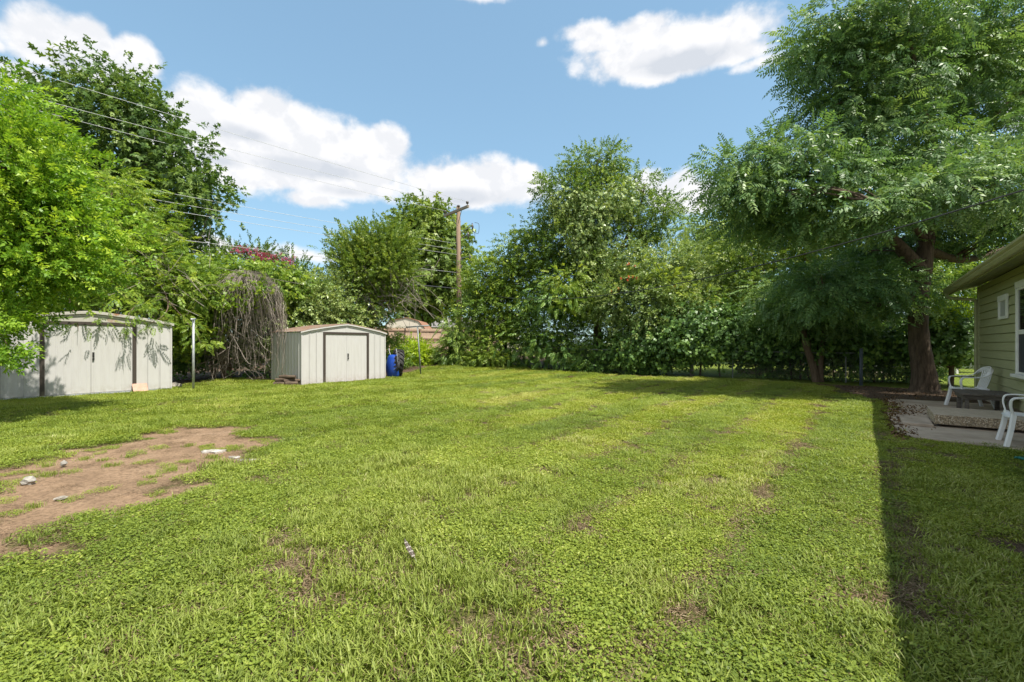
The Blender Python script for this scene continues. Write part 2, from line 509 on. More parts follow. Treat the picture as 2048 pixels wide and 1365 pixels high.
def sharp(ch):
    mr = nt.nodes.new('ShaderNodeMapRange')
    mr.inputs['From Min'].default_value = 0.38
    mr.inputs['From Max'].default_value = 0.62
    nt.links.new(nmath(nt, 'ADD', ch, edge), mr.inputs['Value'])
    return mr.outputs[0]


c = mixc(nt, sharp(sc.outputs[2]), thatch, green)
c = mixc(nt, sharp(sc.outputs[1]), c, litter)
c = mixc(nt, sharp(sc.outputs[0]), c, dirt)
nt.links.new(c, b.inputs['Base Color'])
b.inputs['Roughness'].default_value = 0.95
b.inputs['Specular IOR Level'].default_value = 0.1
bump(nt, b, nmath(nt, 'ADD', f2, nmath(nt, 'MULTIPLY', f3, 0.5)), 0.8, 0.02)

# feather
m, nt, b = newmat('feather')
t = nt.nodes.new('ShaderNodeTexCoord')
sp = nt.nodes.new('ShaderNodeSeparateXYZ')
nt.links.new(t.outputs['Object'], sp.inputs[0])
wv = nmath(nt, 'SINE', nmath(nt, 'MULTIPLY', sp.outputs[0], 170.0))
nt.links.new(ramp(nt, wv, [(0.30, (0.060, 0.042, 0.030)), (0.70, (0.10, 0.075, 0.055)), (0.88, (0.34, 0.31, 0.27))]), b.inputs['Base Color'])
b.inputs['Roughness'].default_value = 0.7


# ------------------------------------------------------------------ object helpers
def tag(o, label, cat, group=None):
    o['label'] = label
    o['category'] = cat
    if group:
        o['group'] = group
    return o


def thing(name, label, cat, loc=(0, 0, 0), rotz=0.0, group=None):
    o = bpy.data.objects.new(name, None)
    o.empty_display_size = 0.2
    COL.objects.link(o)
    o.location = loc
    o.rotation_euler = (0, 0, rotz)
    return tag(o, label, cat, group)


class MB:
    def __init__(s):
        s.v = []
        s.f = []

    def add(s, verts, faces):
        n = len(s.v)
        s.v.extend([tuple(p) for p in verts])
        s.f.extend([tuple(i + n for i in f) for f in faces])
        return s

    def box(s, x0, x1, y0, y1, z0, z1):
        v = [(x0, y0, z0), (x1, y0, z0), (x1, y1, z0), (x0, y1, z0), (x0, y0, z1), (x1, y0, z1), (x1, y1, z1), (x0, y1, z1)]
        return s.add(v, [(3, 2, 1, 0), (4, 5, 6, 7), (0, 1, 5, 4), (1, 2, 6, 5), (2, 3, 7, 6), (3, 0, 4, 7)])

    def hexa(s, c8):
        return s.add(c8, [(3, 2, 1, 0), (4, 5, 6, 7), (0, 1, 5, 4), (1, 2, 6, 5), (2, 3, 7, 6), (3, 0, 4, 7)])

    def prism(s, poly, z0, z1):
        n = len(poly)
        v = [(p[0], p[1], z0) for p in poly] + [(p[0], p[1], z1) for p in poly]
        f = [tuple(range(n - 1, -1, -1)), tuple(range(n, 2 * n))] + [(i, (i + 1) % n, n + (i + 1) % n, n + i) for i in range(n)]
        return s.add(v, f)

    def prism_y(s, poly, y0, y1):
        """poly in x,z extruded along y"""
        n = len(poly)
        v = [(p[0], y0, p[1]) for p in poly] + [(p[0], y1, p[1]) for p in poly]
        f = [tuple(range(n)), tuple(range(2 * n - 1, n - 1, -1))] + [(i, n + i, n + (i + 1) % n, (i + 1) % n) for i in range(n)]
        return s.add(v, f)

    def tube(s, path, radii, n=8, cap=True, jitter=0.0, flat=None):
        path = [Vector(p) for p in path]
        if isinstance(radii, (int, float)):
            radii = [radii] * len(path)
        base = len(s.v)
        prev = None
        for i, p in enumerate(path):
            a = path[max(i - 1, 0)]
            c = path[min(i + 1, len(path) - 1)]
            d = (c - a)
            d = d.normalized() if d.length > 1e-9 else Vector((0, 0, 1))
            if prev is None:
                ref = Vector((1, 0, 0)) if abs(d.x) < 0.8 else Vector((0, 1, 0))
                x = ref - d * ref.dot(d)
            else:
                x = prev - d * prev.dot(d)
            x.normalize()
            prev = x
            y = d.cross(x)
            for k in range(n):
                t = 2 * math.pi * k / n
                r = radii[i] * (1 + (random.uniform(-jitter, jitter) if jitter else 0))
                sx, sy = (flat if flat else (1, 1))
                q = p + (x * math.cos(t) * sx + y * math.sin(t) * sy) * r
                s.v.append(tuple(q))
        for i in range(len(path) - 1):
            for k in range(n):
                a = base + i * n + k
                b = base + i * n + (k + 1) % n
                s.f.append((a, b, b + n, a + n))
        if cap:
            s.f.append(tuple(base + k for k in range(n - 1, -1, -1)))
            e = base + (len(path) - 1) * n
            s.f.append(tuple(e + k for k in range(n)))
        return s

    def sweep(s, path, prof, up=(0, 0, 1)):
        """profile points (a,b): a along side, b along up'"""
        path = [Vector(p) for p in path]
        base = len(s.v)
        n = len(prof)
        for i, p in enumerate(path):
            d = (path[min(i + 1, len(path) - 1)] - path[max(i - 1, 0)]).normalized()
            u = Vector(up if not callable(up) else up(i))
            side = d.cross(u).normalized()
            uu = side.cross(d)
            for a, b in prof:
                s.v.append(tuple(p + side * a + uu * b))
        for i in range(len(path) - 1):
            for k in range(n):
                a = base + i * n + k
                b = base + i * n + (k + 1) % n
                s.f.append((a, b, b + n, a + n))
        s.f.append(tuple(base + k for k in range(n - 1, -1, -1)))
        e = base + (len(path) - 1) * n
        s.f.append(tuple(e + k for k in range(n)))
        return s

    def build(s, name, mat, parent=None, smooth=False, bevel=0.0, loc=None, rot=None):
        me = bpy.data.meshes.new(name)
        me.from_pydata(s.v, [], s.f)
        me.update()
        if smooth:
            me.polygons.foreach_set('use_smooth', [True] * len(me.polygons))
        me.materials.append(MATS[mat])
        o = bpy.data.objects.new(name, me)
        COL.objects.link(o)
        if parent:
            o.parent = parent
        if loc is not None:
            o.location = loc
        if rot is not None:
            o.rotation_euler = rot
        if bevel:
            bm = o.modifiers.new('bevel', 'BEVEL')
            bm.width = bevel
            bm.segments = 2
            bm.limit_method = 'ANGLE'
        return o


def share(src, name, parent, loc=(0, 0, 0), rot=(0, 0, 0), scale=(1, 1, 1)):
    o = bpy.data.objects.new(name, src.data)
    COL.objects.link(o)
    o.parent = parent
    o.location, o.rotation_euler, o.scale = loc, rot, scale
    return o


def curve_pts(pts, n=6):
    """Catmull-Rom through pts"""
    pts = [Vector(p) for p in pts]
    if len(pts) < 3:
        return [pts[0].lerp(pts[-1], i / n) for i in range(n + 1)]
    out = []
    q = [pts[0] * 2 - pts[1]] + pts + [pts[-1] * 2 - pts[-2]]
    for i in range(1, len(q) - 2):
        for k in range(n):
            t = k / n
            a, b_, c_, d_ = q[i - 1], q[i], q[i + 1], q[i + 2]
            out.append(0.5 * ((2 * b_) + (c_ - a) * t + (2 * a - 5 * b_ + 4 * c_ - d_) * t * t + (3 * b_ - a - 3 * c_ + d_) * t ** 3))
    out.append(pts[-1])
    return out


# ------------------------------------------------------------------ ground sheet
def axis(lo, hi, step, far):
    core = np.arange(lo, hi + 1e-6, step)
    g, s = [], step
    x = hi
    while x < far:
        s *= 1.28
        x += s
        g.append(x)
    h, s = [], step
    x = lo
    while x > -far:
        s *= 1.28
        x -= s
        h.append(x)
    return np.array(sorted(h) + list(core) + g)


def vnoise(x, y, s, seed=0):
    """smooth value noise in numpy"""
    r = np.random.default_rng(seed)
    tab = r.random((64, 64))
    xs, ys = np.asarray(x) / s, np.asarray(y) / s
    xi, yi = np.floor(xs).astype(int), np.floor(ys).astype(int)
    fx, fy = smooth(xs - xi), smooth(ys - yi)
    t = lambda a, b_: tab[a % 64, b_ % 64]
    return (t(xi, yi) * (1 - fx) + t(xi + 1, yi) * fx) * (1 - fy) + (t(xi, yi + 1) * (1 - fx) + t(xi + 1, yi + 1) * fx) * fy


def poly_sd(x, y, poly):
    """signed distance to polygon, negative inside"""
    x = np.asarray(x)
    y = np.asarray(y)
    d = np.full(x.shape, 1e9)
    ins = np.zeros(x.shape, bool)
    n = len(poly)
    for i in range(n):
        ax, ay = poly[i]
        bx, by = poly[(i + 1) % n]
        ex, ey = bx - ax, by - ay
        wx, wy = x - ax, y - ay
        t = np.clip((wx * ex + wy * ey) / (ex * ex + ey * ey + 1e-12), 0, 1)
        d = np.minimum(d, np.hypot(wx - ex * t, wy - ey * t))
        cond = ((ay > y) != (by > y))
        xi = ax + (y - ay) * (ex) / (ey if abs(ey) > 1e-9 else 1e-9)
        ins ^= cond & (x < xi)
    return np.where(ins, -d, d)


def gp(px, py):
    g = G(px, py)
    return (g.x, g.y)


DIRT = [gp(*q) for q in ((-60, 950), (40, 925), (110, 915), (200, 890), (290, 872), (345, 860), (420, 855), (478, 855), (500, 868), (528, 900), (525, 915), (455, 930), (395, 948), (330, 985), (240, 1012), (130, 1040), (60, 1070), (-60, 1110))]
SPOTS = [(580, 1278, 62, 38), (1100, 1315, 34, 22), (1310, 1107, 12, 4), (1350, 1158, 12, 5), (2070, 1105, 50, 40), (1830, 1040, 26, 6), (1950, 985, 40, 5), (120, 1110, 50, 9), (420, 1010, 26, 6), (600, 1120, 22, 6), (1640, 1010, 12, 3)]


def uv_of(x, y):
    return DU.x * x + DU.y * y, DW.x * x + DW.y * y


BACK = [gp(1000, 737), gp(1165, 745), gp(1385, 752), gp(1640, 766), gp(1745, 782)]
# outline of the mown lawn (world metres)
LAWN = [(-7.0, 0.4), (-13.6, 6.5), (-14.5, 10.3)]
LAWN += [gp(20, 803), gp(345, 781), gp(400, 768), gp(470, 759), gp(560, 765), gp(603, 772), gp(768, 760), gp(800, 752), gp(860, 744), (-3.1, 24.2), (-0.4, 24.6)]
LAWN += [gp(1080, 745), gp(1240, 752), gp(1400, 757), gp(1560, 766), gp(1640, 774), gp(1700, 790), gp(1745, 800)]
PATIO = [UW(14.75, 0.72), UW(11.6, 0.60), UW(9.35, 0.66), UW(8.95, 0.85), UW(8.75, 1.6), UW(8.55, 2.1), UW(8.5, 2.54), UW(14.9, 2.54)]
PATIO = [(p.x, p.y) for p in PATIO]
LAWN += [PATIO[0], PATIO[1], PATIO[2], PATIO[3], PATIO[4], PATIO[5], PATIO[6]]
p = UW(-1.0, 2.5)
LAWN += [(p.x, p.y)]


def dirt_amount(x, y, parts=False):
    n = (vnoise(x, y, 0.5, 3) - 0.5) * 0.5 + (vnoise(x, y, 0.17, 4) - 0.5) * 0.3
    d = smooth(0.5 - (poly_sd(x, y, DIRT) + n * 1.7) / 0.55)
    big_d = d.copy()
    for px, py, rx, ry in SPOTS:
        g = G(px, py)
        ax = rx / F * g.y
        ay = g.y - G(px, py + ry).y
        e = np.hypot((x - g.x) / ax, (y - g.y) / max(ay, 0.05)) - 1 + n * 1.6
        d = np.maximum(d, smooth(0.5 - e / 0.8) * 0.9)
    return (big_d, d) if parts else d


def make_ground():
    xs = axis(-15, 14.5, 0.17, 420)
    ys = axis(0, 27, 0.17, 420)
    X, Yy = np.meshgrid(xs, ys)
    x, y = X.ravel(), Yy.ravel()
    z = terrain(x, y)
    dirt, spots = dirt_amount(x, y, True)
    lawn_sd = poly_sd(x, y, LAWN)
    litter = smooth(0.5 + (lawn_sd - 0.1 + (vnoise(x, y, 0.8, 9) - 0.5) * 0.7) / 0.7)
    # beyond the hedges lie other lawns
    u, w = uv_of(x, y)
    far_right = smooth((u - 18.6) / 0.8) * smooth((x - 1.5) / 3.0)
    far = np.maximum(far_right, smooth((np.hypot(x, y) - 34) / 4))
    litter = litter * (1 - far)
    litter *= smooth((y + 1.5) / 1.5)
    litter = np.maximum(litter, spots * (1 - dirt) * (w < 2.3))
    dirt[(w > 2.35)] = 0
    # shallow scrape where the dirt lies bare
    z = z - 0.02 * dirt
    nx, ny = len(xs), len(ys)
    idx = np.arange(nx * ny).reshape(ny, nx)
    quads = np.stack([idx[:-1, :-1], idx[:-1, 1:], idx[1:, 1:], idx[1:, :-1]], -1).reshape(-1, 4)
    me = bpy.data.meshes.new('ground')
    co = np.stack([x, y, z], 1).astype(np.float32)
    fill_quads(me, co, quads)
    at = me.color_attributes.new('cover', 'FLOAT_COLOR', 'POINT')
    colr = np.stack([dirt, litter, far, np.ones_like(far)], 1).astype(np.float32)
    at.data.foreach_set('color', colr.ravel())
    me.polygons.foreach_set('use_smooth', np.ones(len(quads), bool))
    me.materials.append(MATS['ground'])
    o = bpy.data.objects.new('ground', me)
    COL.objects.link(o)
    o['kind'] = 'structure'


def fill_quads(me, co, quads):
    me.vertices.add(len(co))
    me.vertices.foreach_set('co', np.ascontiguousarray(co, np.float32).ravel())
    me.loops.add(quads.size)
    me.loops.foreach_set('vertex_index', np.ascontiguousarray(quads, np.int32).ravel())
    me.polygons.add(len(quads))
    me.polygons.foreach_set('loop_start', np.arange(0, quads.size, 4, dtype=np.int32))
    me.update(calc_edges=True)


make_ground()

# ------------------------------------------------------------------ house
HU0, HU1, HW = -4.0, 16.3, 2.28
HROT = math.pi / 2 - TH         # local x -> u, local y -> away from the house (towards the lawn, -w)


def hl(u, w, z=0):
    return (u, -w, z)


house = thing('house', 'olive green house with lap siding and pale gutter beside the patio', 'house', (0, 0, 0), HROT)
WB, WT = 0.16, 2.84
# lap boards: each course one long board, tilted so its lower edge stands proud
course = 0.181
nb = int((WT - WB) / course) + 1
boards = None
VU0, VU1, VZ0, VZ1 = 13.22, 13.95, 1.87, 2.40
WU0, WU1, WZ0, WZ1 = 11.45, 12.53, 0.80, 2.55
for i in range(nb):
    z0 = WB + i * course
    z1 = z0 + course
    mb = MB()
    y_lo, y_hi = -HW + 0.026, -HW + 0.006
    z0 += 0.014
    z1 = min(z0 + course - 0.014, WT)
    mb.hexa([hl(HU0, HW, z0), hl(HU1, HW, z0), hl(HU1, HW, z1), hl(HU0, HW, z1)] and
            [(HU0, -HW - 0.02, z0), (HU1, -HW - 0.02, z0), (HU1, y_lo, z0), (HU0, y_lo, z0),
             (HU0, -HW - 0.02, z1), (HU1, -HW - 0.02, z1), (HU1, y_hi, z1), (HU0, y_hi, z1)])
    mb.build('siding_board', 'siding_green', house)
mb = MB()
mb.box(HU0 + 0.01, HU1 - 0.01, -HW - 7.0, -HW - 0.022, WB, WT + 0.02)
mb.build('wall', 'siding_green', house)
MB().box(HU0 + 0.05, HU1 - 0.05, -HW - 6.95, -HW - 0.03, -0.1, WB - 0.003).build('foundation', 'concrete', house)
MB().box(HU1 - 0.09, HU1 + 0.02, -HW - 0.09, -HW + 0.04, WB - 0.02, WT - 0.01).build('corner_trim', 'siding_green', house, bevel=0.004)
# roof: gable along u, rising away from the lawn
EO, pitch = 0.52, 0.24
ye, ze = -HW + EO, 2.745
ridge_y, ridge_z = -HW - 3.5, 2.745 + (3.5 + EO) * pitch + 0.1
re_u = HU1 + 0.32
roof = MB()
roof.hexa([(HU0 - 0.3, ye, ze + 0.06), (re_u, ye, ze + 0.06), (re_u, ridge_y, ridge_z), (HU0 - 0.3, ridge_y, ridge_z),
           (HU0 - 0.3, ye, ze + 0.11), (re_u, ye, ze + 0.11), (re_u, ridge_y, ridge_z + 0.06), (HU0 - 0.3, ridge_y, ridge_z + 0.06)])
yb = -HW - 7.0 - EO
roof.hexa([(HU0 - 0.3, ridge_y, ridge_z), (re_u, ridge_y, ridge_z), (re_u, yb, ze + 0.06), (HU0 - 0.3, yb, ze + 0.06),
           (HU0 - 0.3, ridge_y, ridge_z + 0.06), (re_u, ridge_y, ridge_z + 0.06), (re_u, yb, ze + 0.11), (HU0 - 0.3, yb, ze + 0.11)])
roof_o = roof.build('roof', 'shingle', house)
gb = MB()
gb.add([(HU1 - 0.02, -HW - 0.05, WT), (HU1 - 0.02, -HW - 6.95, WT), (HU1 - 0.02, ridge_y, ridge_z - 0.02), (HU1 - 0.08, -HW - 0.05, WT), (HU1 - 0.08, -HW - 6.95, WT), (HU1 - 0.08, ridge_y, ridge_z - 0.02)],
       [(0, 1, 2), (5, 4, 3), (0, 3, 4, 1), (1, 4, 5, 2), (2, 5, 3, 0)])
gb.build('gable_wall', 'siding_green', house)
# soffit boards running along the eave, stepping up the rafter slope
for k in range(4):
    a0, a1 = k * 0.125, k * 0.125 + 0.119
    y0, y1 = ye - 0.03 - a0, ye - 0.03 - a1
    z0, z1 = ze + 0.0 + a0 * pitch, ze + a1 * pitch
    MB().hexa([(HU0 - 0.28, y1, z1), (re_u - 0.03, y1, z1), (re_u - 0.03, y0, z0), (HU0 - 0.28, y0, z0),
               (HU0 - 0.28, y1, z1 + 0.02), (re_u - 0.03, y1, z1 + 0.02), (re_u - 0.03, y0, z0 + 0.02), (HU0 - 0.28, y0, z0 + 0.02)]).build('soffit_board', 'soffit_green', house)
MB().box(HU0 - 0.28, re_u - 0.02, ye - 0.028, ye, ze - 0.055, ze + 0.075).build('fascia', 'soffit_green', house, bevel=0.004)
# gutter: K profile swept along the eave
gprof = [(0.0, 0.055), (0.0, -0.075), (0.06, -0.075), (0.085, -0.03), (0.085, -0.01), (0.115, 0.02), (0.115, 0.055), (0.103, 0.055), (0.103, 0.024), (0.074, -0.006), (0.072, -0.028), (0.054, -0.063), (0.012, -0.063), (0.012, 0.055)]
gut = MB()
gz = ze + 0.045
n = len(gprof)
gut.add([(HU0 - 0.28, ye + 0.004 + a, gz + bz) for a, bz in gprof] + [(re_u, ye + 0.004 + a, gz + bz) for a, bz in gprof],
        [(i, (i + 1) % n, n + (i + 1) % n, n + i) for i in range(n)])
gut_o = gut.build('gutter', 'gutter_green', house)
MB().box(re_u + 0.001, re_u + 0.012, ye + 0.004, ye + 0.119, gz - 0.075, gz + 0.055).build('gutter_end_cap', 'gutter_green', gut_o)
for k in range(4):
    uu = re_u - 1.6 - k * 2.1
    MB().box(uu, uu + 0.035, ye + 0.118, ye + 0.124, gz + 0.0, gz + 0.055).build('gutter_strap', 'gutter_green', gut_o)
ds = MB()
dpath = curve_pts([(re_u - 0.12, ye + 0.06, gz - 0.05), (re_u - 0.12, ye + 0.06, gz - 0.12), (re_u - 0.16, ye - 0.02, gz - 0.20), (re_u - 0.34, -HW + 0.12, gz - 0.27), (re_u - 0.36, -HW + 0.07, gz - 0.34), (re_u - 0.36, -HW + 0.065, gz - 0.5)], 5)
ds.tube(dpath + [Vector((re_u - 0.36, -HW + 0.065, 0.18)), Vector((re_u - 0.36, -HW + 0.2, 0.08))], 0.042, 8, flat=(1.1, 0.85))
ds.build('downspout', 'siding_green', house)


def window(u0, u1, z0, z1, big):
    yb_ = -HW + 0.022
    w = MB().box(u0 + 0.09, u1 - 0.09, yb_ - 0.03, yb_ + 0.006, z0 + 0.08, z1 - 0.12)
    wo = w.build('window' if big else 'louvre_vent', 'trim_white', house)
    ca = 0.085
    MB().box(u0, u0 + ca, yb_, yb_ + 0.034, z0 + 0.04, z1 - 0.12).build('casing', 'trim_white', wo, bevel=0.003)
    MB().box(u1 - ca, u1, yb_, yb_ + 0.034, z0 + 0.04, z1 - 0.12).build('casing', 'trim_white', wo, bevel=0.003)
    MB().box(u0 - 0.012, u1 + 0.012, yb_, yb_ + 0.040, z1 - 0.118, z1).build('header', 'trim_white', wo, bevel=0.003)
    if big:
        MB().box(u0 - 0.09, u1 + 0.09, yb_, yb_ + 0.085, z0 - 0.02, z0 + 0.037).build('sill', 'trim_white', wo, bevel=0.004)
        zm = z0 + 0.045 + (z1 - 0.12 - z0) * 0.485
        a, b_ = u0 + ca + 0.002, u1 - ca - 0.002
        for (s0, s1, yy, mat, nm) in ((zm - 0.02, z1 - 0.122, 0.012, 'glass_dark', 'upper_sash'), (z0 + 0.042, zm - 0.022, 0.007, 'window_screen', 'lower_sash')):
            fr = MB()
            t_ = 0.04
            fr.box(a, a + t_, yb_ + 0.0065, yb_ + 0.024, s0, s1)
            fr.box(b_ - t_, b_, yb_ + 0.0065, yb_ + 0.024, s0, s1)
            fr.box(a + t_, b_ - t_, yb_ + 0.0065, yb_ + 0.024, s0, s0 + t_)
            fr.box(a + t_, b_ - t_, yb_ + 0.0065, yb_ + 0.024, s1 - t_, s1)
            fr.build(nm, 'trim_white', wo)
            MB().box(a + t_, b_ - t_, yb_ + 0.0066, yb_ + 0.010, s0 + t_, s1 - t_).build('pane' if mat == 'glass_dark' else 'insect_screen', mat, wo)
    else:
        MB().box(u0 + ca, u1 - ca, yb_, yb_ + 0.030, z0 + 0.04, z0 + 0.10).build('sill', 'trim_white', wo, bevel=0.003)
        MB().box(u0 + ca, u1 - ca, yb_ + 0.0062, yb_ + 0.0085, z0 + 0.10, z1 - 0.12).build('panel', 'vent_grey', wo)


window(WU0, WU1, WZ0, WZ1, True)
window(VU0, VU1, VZ0, VZ1, False)

# ------------------------------------------------------------------ patio and slabs
pat = MB().prism([(q[0], q[1]) for q in PATIO][::-1], -0.12, 0.032).build('patio', 'concrete', None, bevel=0.012)
pat['kind'] = 'structure'


def slab(name, label, u0, u1, w0, w1, z0, z1, mat, rough=0.012, cut=0.0):
    poly = [(u0, -w1), (u1, -w1), (u1, -w0), (u0, -w0)]
    r = random.Random(5)
    pts = []
    for i in range(4):
        a, b_ = poly[i], poly[(i + 1) % 4]
        k = max(3, int(math.hypot(b_[0] - a[0], b_[1] - a[1]) / 0.09))
        for j in range(k):
            t = j / k
            pts.append((a[0] + (b_[0] - a[0]) * t + r.uniform(-rough, rough), a[1] + (b_[1] - a[1]) * t + r.uniform(-rough, rough)))
    c = ((u0 + u1) / 2, -(w0 + w1) / 2)
    loc = UW(c[0], -c[1], 0)
    o = MB().prism([(p[0] - c[0], p[1] - c[1]) for p in pts], z0, z1).build(name, mat, None, bevel=0.008, loc=loc, rot=(0, 0, HROT))
    return o


o = slab('step_slab', '', 10.25, 11.5, 1.17, 2.5, 0.075, 0.232, 'aggregate')
tag(o, 'thick exposed pebble concrete step slab lying on the patio', 'step')
o = slab('paving_slab', '', 10.08, 10.95, 0.76, 1.15, 0.033, 0.082, 'concrete', 0.006)
tag(o, 'thin square concrete paver butted against the thick pebble step', 'paver')
for k, (u, w) in enumerate(((10.45, 1.4), (10.5, 2.3), (11.3, 1.4), (11.3, 2.3))):
    pass
mb = MB()
for (u, w) in ((10.6, 1.5), (10.6, 2.3), (11.2, 1.5), (11.2, 2.3)):
    mb.box(u - 0.12, u + 0.12, -w + 0.16, -w + 0.36, 0.03, 0.076)
o = mb.build('support_block', 'concrete', bpy.data.objects['step_slab'])
o.matrix_parent_inverse = bpy.data.objects['step_slab'].matrix_world.inverted()
o.parent = None
o.rotation_euler = (0, 0, HROT)
bpy.context.view_layer.update()
mw = o.matrix_world.copy()
o.parent = bpy.data.objects['step_slab']
o.matrix_parent_inverse = bpy.data.objects['step_slab'].matrix_world.inverted()


# table
tab = thing('coffee_table', 'weathered grey low wooden table standing against the green siding', 'table', UW(12.85, 2.10, 0.033), HROT)
TW, TL, THH = 0.38, 0.58, 0.41
for k in range(5):
    y0 = -TW + k * (2 * TW / 5)
    MB().box(-TL, TL, y0 + 0.003, y0 + 2 * TW / 5 - 0.003, THH - 0.035, THH + random.uniform(-0.003, 0.003)).build('top_plank', 'table_wood', tab, bevel=0.004)
for s in (-1, 1):
    MB().box(-TL + 0.07, TL - 0.07, s * (TW - 0.06) - 0.018, s * (TW - 0.06) + 0.018, THH - 0.115, THH - 0.036).build('apron', 'table_wood', tab)
    MB().box(s * (TL - 0.08) - 0.018, s * (TL - 0.08) + 0.018, -TW + 0.08, TW - 0.08, THH - 0.115, THH - 0.036).build('apron', 'table_wood', tab)
    for q in (-1, 1):
        x, y = s * (TL - 0.10), q * (TW - 0.10)
        MB().hexa([(x - 0.036, y - 0.036, 0), (x + 0.036, y - 0.036, 0), (x + 0.036, y + 0.036, 0), (x - 0.036, y + 0.036, 0),
                   (x - 0.044, y - 0.022, THH - 0.037), (x + 0.044, y - 0.022, THH - 0.037), (x + 0.044, y + 0.022, THH - 0.037), (x - 0.044, y + 0.022, THH - 0.037)]).build('leg', 'table_wood', tab, bevel=0.004)


# plastic chair, front towards local -y
def make_chair(label, loc, rotz):
    c = thing('plastic_chair', label, 'chair', loc, rotz, 'white plastic garden chairs on the patio')
    # seat: dished sheet with a rolled front edge
    nx, ny = 10, 9
    vs, fs = [], []
    for side in (0, 1):
        for j in range(ny + 1):
            for i in range(nx + 1):
                x = (i / nx - 0.5) * (0.47 - 0.06 * (j / ny))
                y = -0.25 + 0.47 * j / ny
                z = 0.425 - 0.018 * (1 - (2 * i / nx - 1) ** 2) - 0.025 * (j / ny)
                if j == 0:
                    z -= 0.035
                if j == 1:
                    z -= 0.006
                vs.append((x, y + (0.012 if j == 0 and side else 0), z - 0.009 * side))
    N = (nx + 1) * (ny + 1)
    for j in range(ny):
        for i in range(nx):
            a = j * (nx + 1) + i
            fs.append((a, a + 1, a + nx + 2, a + nx + 1))
            fs.append((N + a + nx + 1, N + a + nx + 2, N + a + 1, N + a))
    rim = [i for i in range(nx + 1)] + [j * (nx + 1) + nx for j in range(1, ny + 1)] + [ny * (nx + 1) + i for i in range(nx - 1, -1, -1)] + [j * (nx + 1) for j in range(ny - 1, 0, -1)]
    for i in range(len(rim)):
        a, b_ = rim[i], rim[(i + 1) % len(rim)]
        fs.append((b_, a, N + a, N + b_))
    MB().add(vs, fs).build('seat', 'plastic_white', c, smooth=True)
    rr = [(-0.030, -0.009), (0.030, -0.009), (0.034, 0), (0.030, 0.009), (-0.030, 0.009), (-0.034, 0)]
    for s in (-1, 1):
        # front leg runs on as the arm post
        MB().sweep(curve_pts([(s * 0.300, -0.270, 0.0), (s * 0.272, -0.225, 0.22), (s * 0.250, -0.195, 0.43)], 4),
                   [(-0.034, -0.026), (0.034, -0.026), (0.034, 0.012), (0.022, 0.026), (-0.022, 0.026), (-0.034, 0.012)], up=(0, -1, 0.1)).build('leg', 'plastic_white', c)
        MB().sweep(curve_pts([(s * 0.285, 0.330, 0.0), (s * 0.250, 0.265, 0.22), (s * 0.215, 0.215, 0.42)], 4),
                   [(-0.030, -0.022), (0.030, -0.022), (0.030, 0.022), (-0.030, 0.022)], up=(0, 1, 0.1)).build('leg', 'plastic_white', c)
        arm = curve_pts([(s * 0.252, -0.200, 0.41), (s * 0.268, -0.225, 0.55), (s * 0.278, -0.205, 0.635), (s * 0.285, -0.12, 0.655), (s * 0.285, 0.02, 0.655), (s * 0.275, 0.14, 0.675), (s * 0.25, 0.235, 0.74), (s * 0.19, 0.30, 0.815), (s * 0.10, 0.335, 0.85), (0.0, 0.343, 0.86)], 5)
        ups = []
        nn = len(arm)
        for i in range(nn):
            t = i / (nn - 1)
            if t < 0.28:
                k = smooth(np.array(t / 0.28)).item()
                ups.append(Vector((s * 0.15, -1, 0.3)).lerp(Vector((s * 0.1, -0.1, 1)), k))
            else:
                k = smooth(np.array((t - 0.5) / 0.35)).item()
                ups.append(Vector((s * 0.1, 0, 1)).lerp(Vector((0.0, 0.75, 0.65)), k))
        MB().sweep(arm, rr, up=lambda i, u_=ups: u_[i].normalized()).build('arm', 'plastic_white', c, smooth=False)
    # back slats fan from the seat to the hoop
    for k in range(7):
        t = k / 6 * 2 - 1
        top = Vector((t * 0.178, 0.337 - 0.03 * t * t, 0.845 - 0.055 * t * t))
        mid = Vector((t * 0.180, 0.275, 0.62))
        bot = Vector((t * 0.165, 0.205, 0.405))
        MB().sweep(curve_pts([bot, mid, top], 5), [(-0.016, -0.005), (0.016, -0.005), (0.016, 0.005), (-0.016, 0.005)], up=(0, -1, 0.3)).build('back_slat', 'plastic_white', c)
    MB().sweep(curve_pts([(-0.215, 0.205, 0.42), (0, 0.215, 0.405), (0.215, 0.205, 0.42)], 4), [(-0.02, -0.012), (0.02, -0.012), (0.02, 0.012), (-0.02, 0.012)], up=(0, 0, 1)).build('rear_rail', 'plastic_white', c)
    return c


# local -y must point along -w (towards the lawn)
face_w = math.atan2(-DW.x, DW.y) + math.pi      # rotation that turns local -y to -DW
face_w = math.atan2(DW.y, DW.x) - math.pi / 2
make_chair('white plastic armchair behind the low wooden table', UW(13.78, 2.02, 0.033), face_w + R(14))
c2 = make_chair('white plastic armchair at the near end of the patio, cut by the frame', UW(9.08, 2.02, 0.033), face_w - R(2))
MB().box(-0.03, 0.03, 0.18, 0.185, 0.56, 0.60).build('price_tag', 'tag_yellow', c2, loc=(0.10, 0.06, 0.0))
for o in [c2.children[-1]]:
    o['label'] = 'small yellow sticker on the back slat'

# green hose on the grass by the patio
hp = [G(2030, 921) + Vector((0, 0, 0.03)), G(2070, 917) + Vector((0, 0, 0.03)), G(2130, 925) + Vector((0, 0, 0.03)), G(2150, 955) + Vector((0, 0, 0.03)), G(2090, 935) + Vector((0, 0, 0.04)), G(2036, 924) + Vector((0, 0, 0.05))]
tag(MB().tube(curve_pts(hp, 8), 0.014, 8).build('garden_hose', 'hose_green', None, smooth=True), 'green garden hose coiled on the grass at the right edge', 'hose')


# ------------------------------------------------------------------ sheds
SA = R(38)
SROT = math.pi / 2 - SA


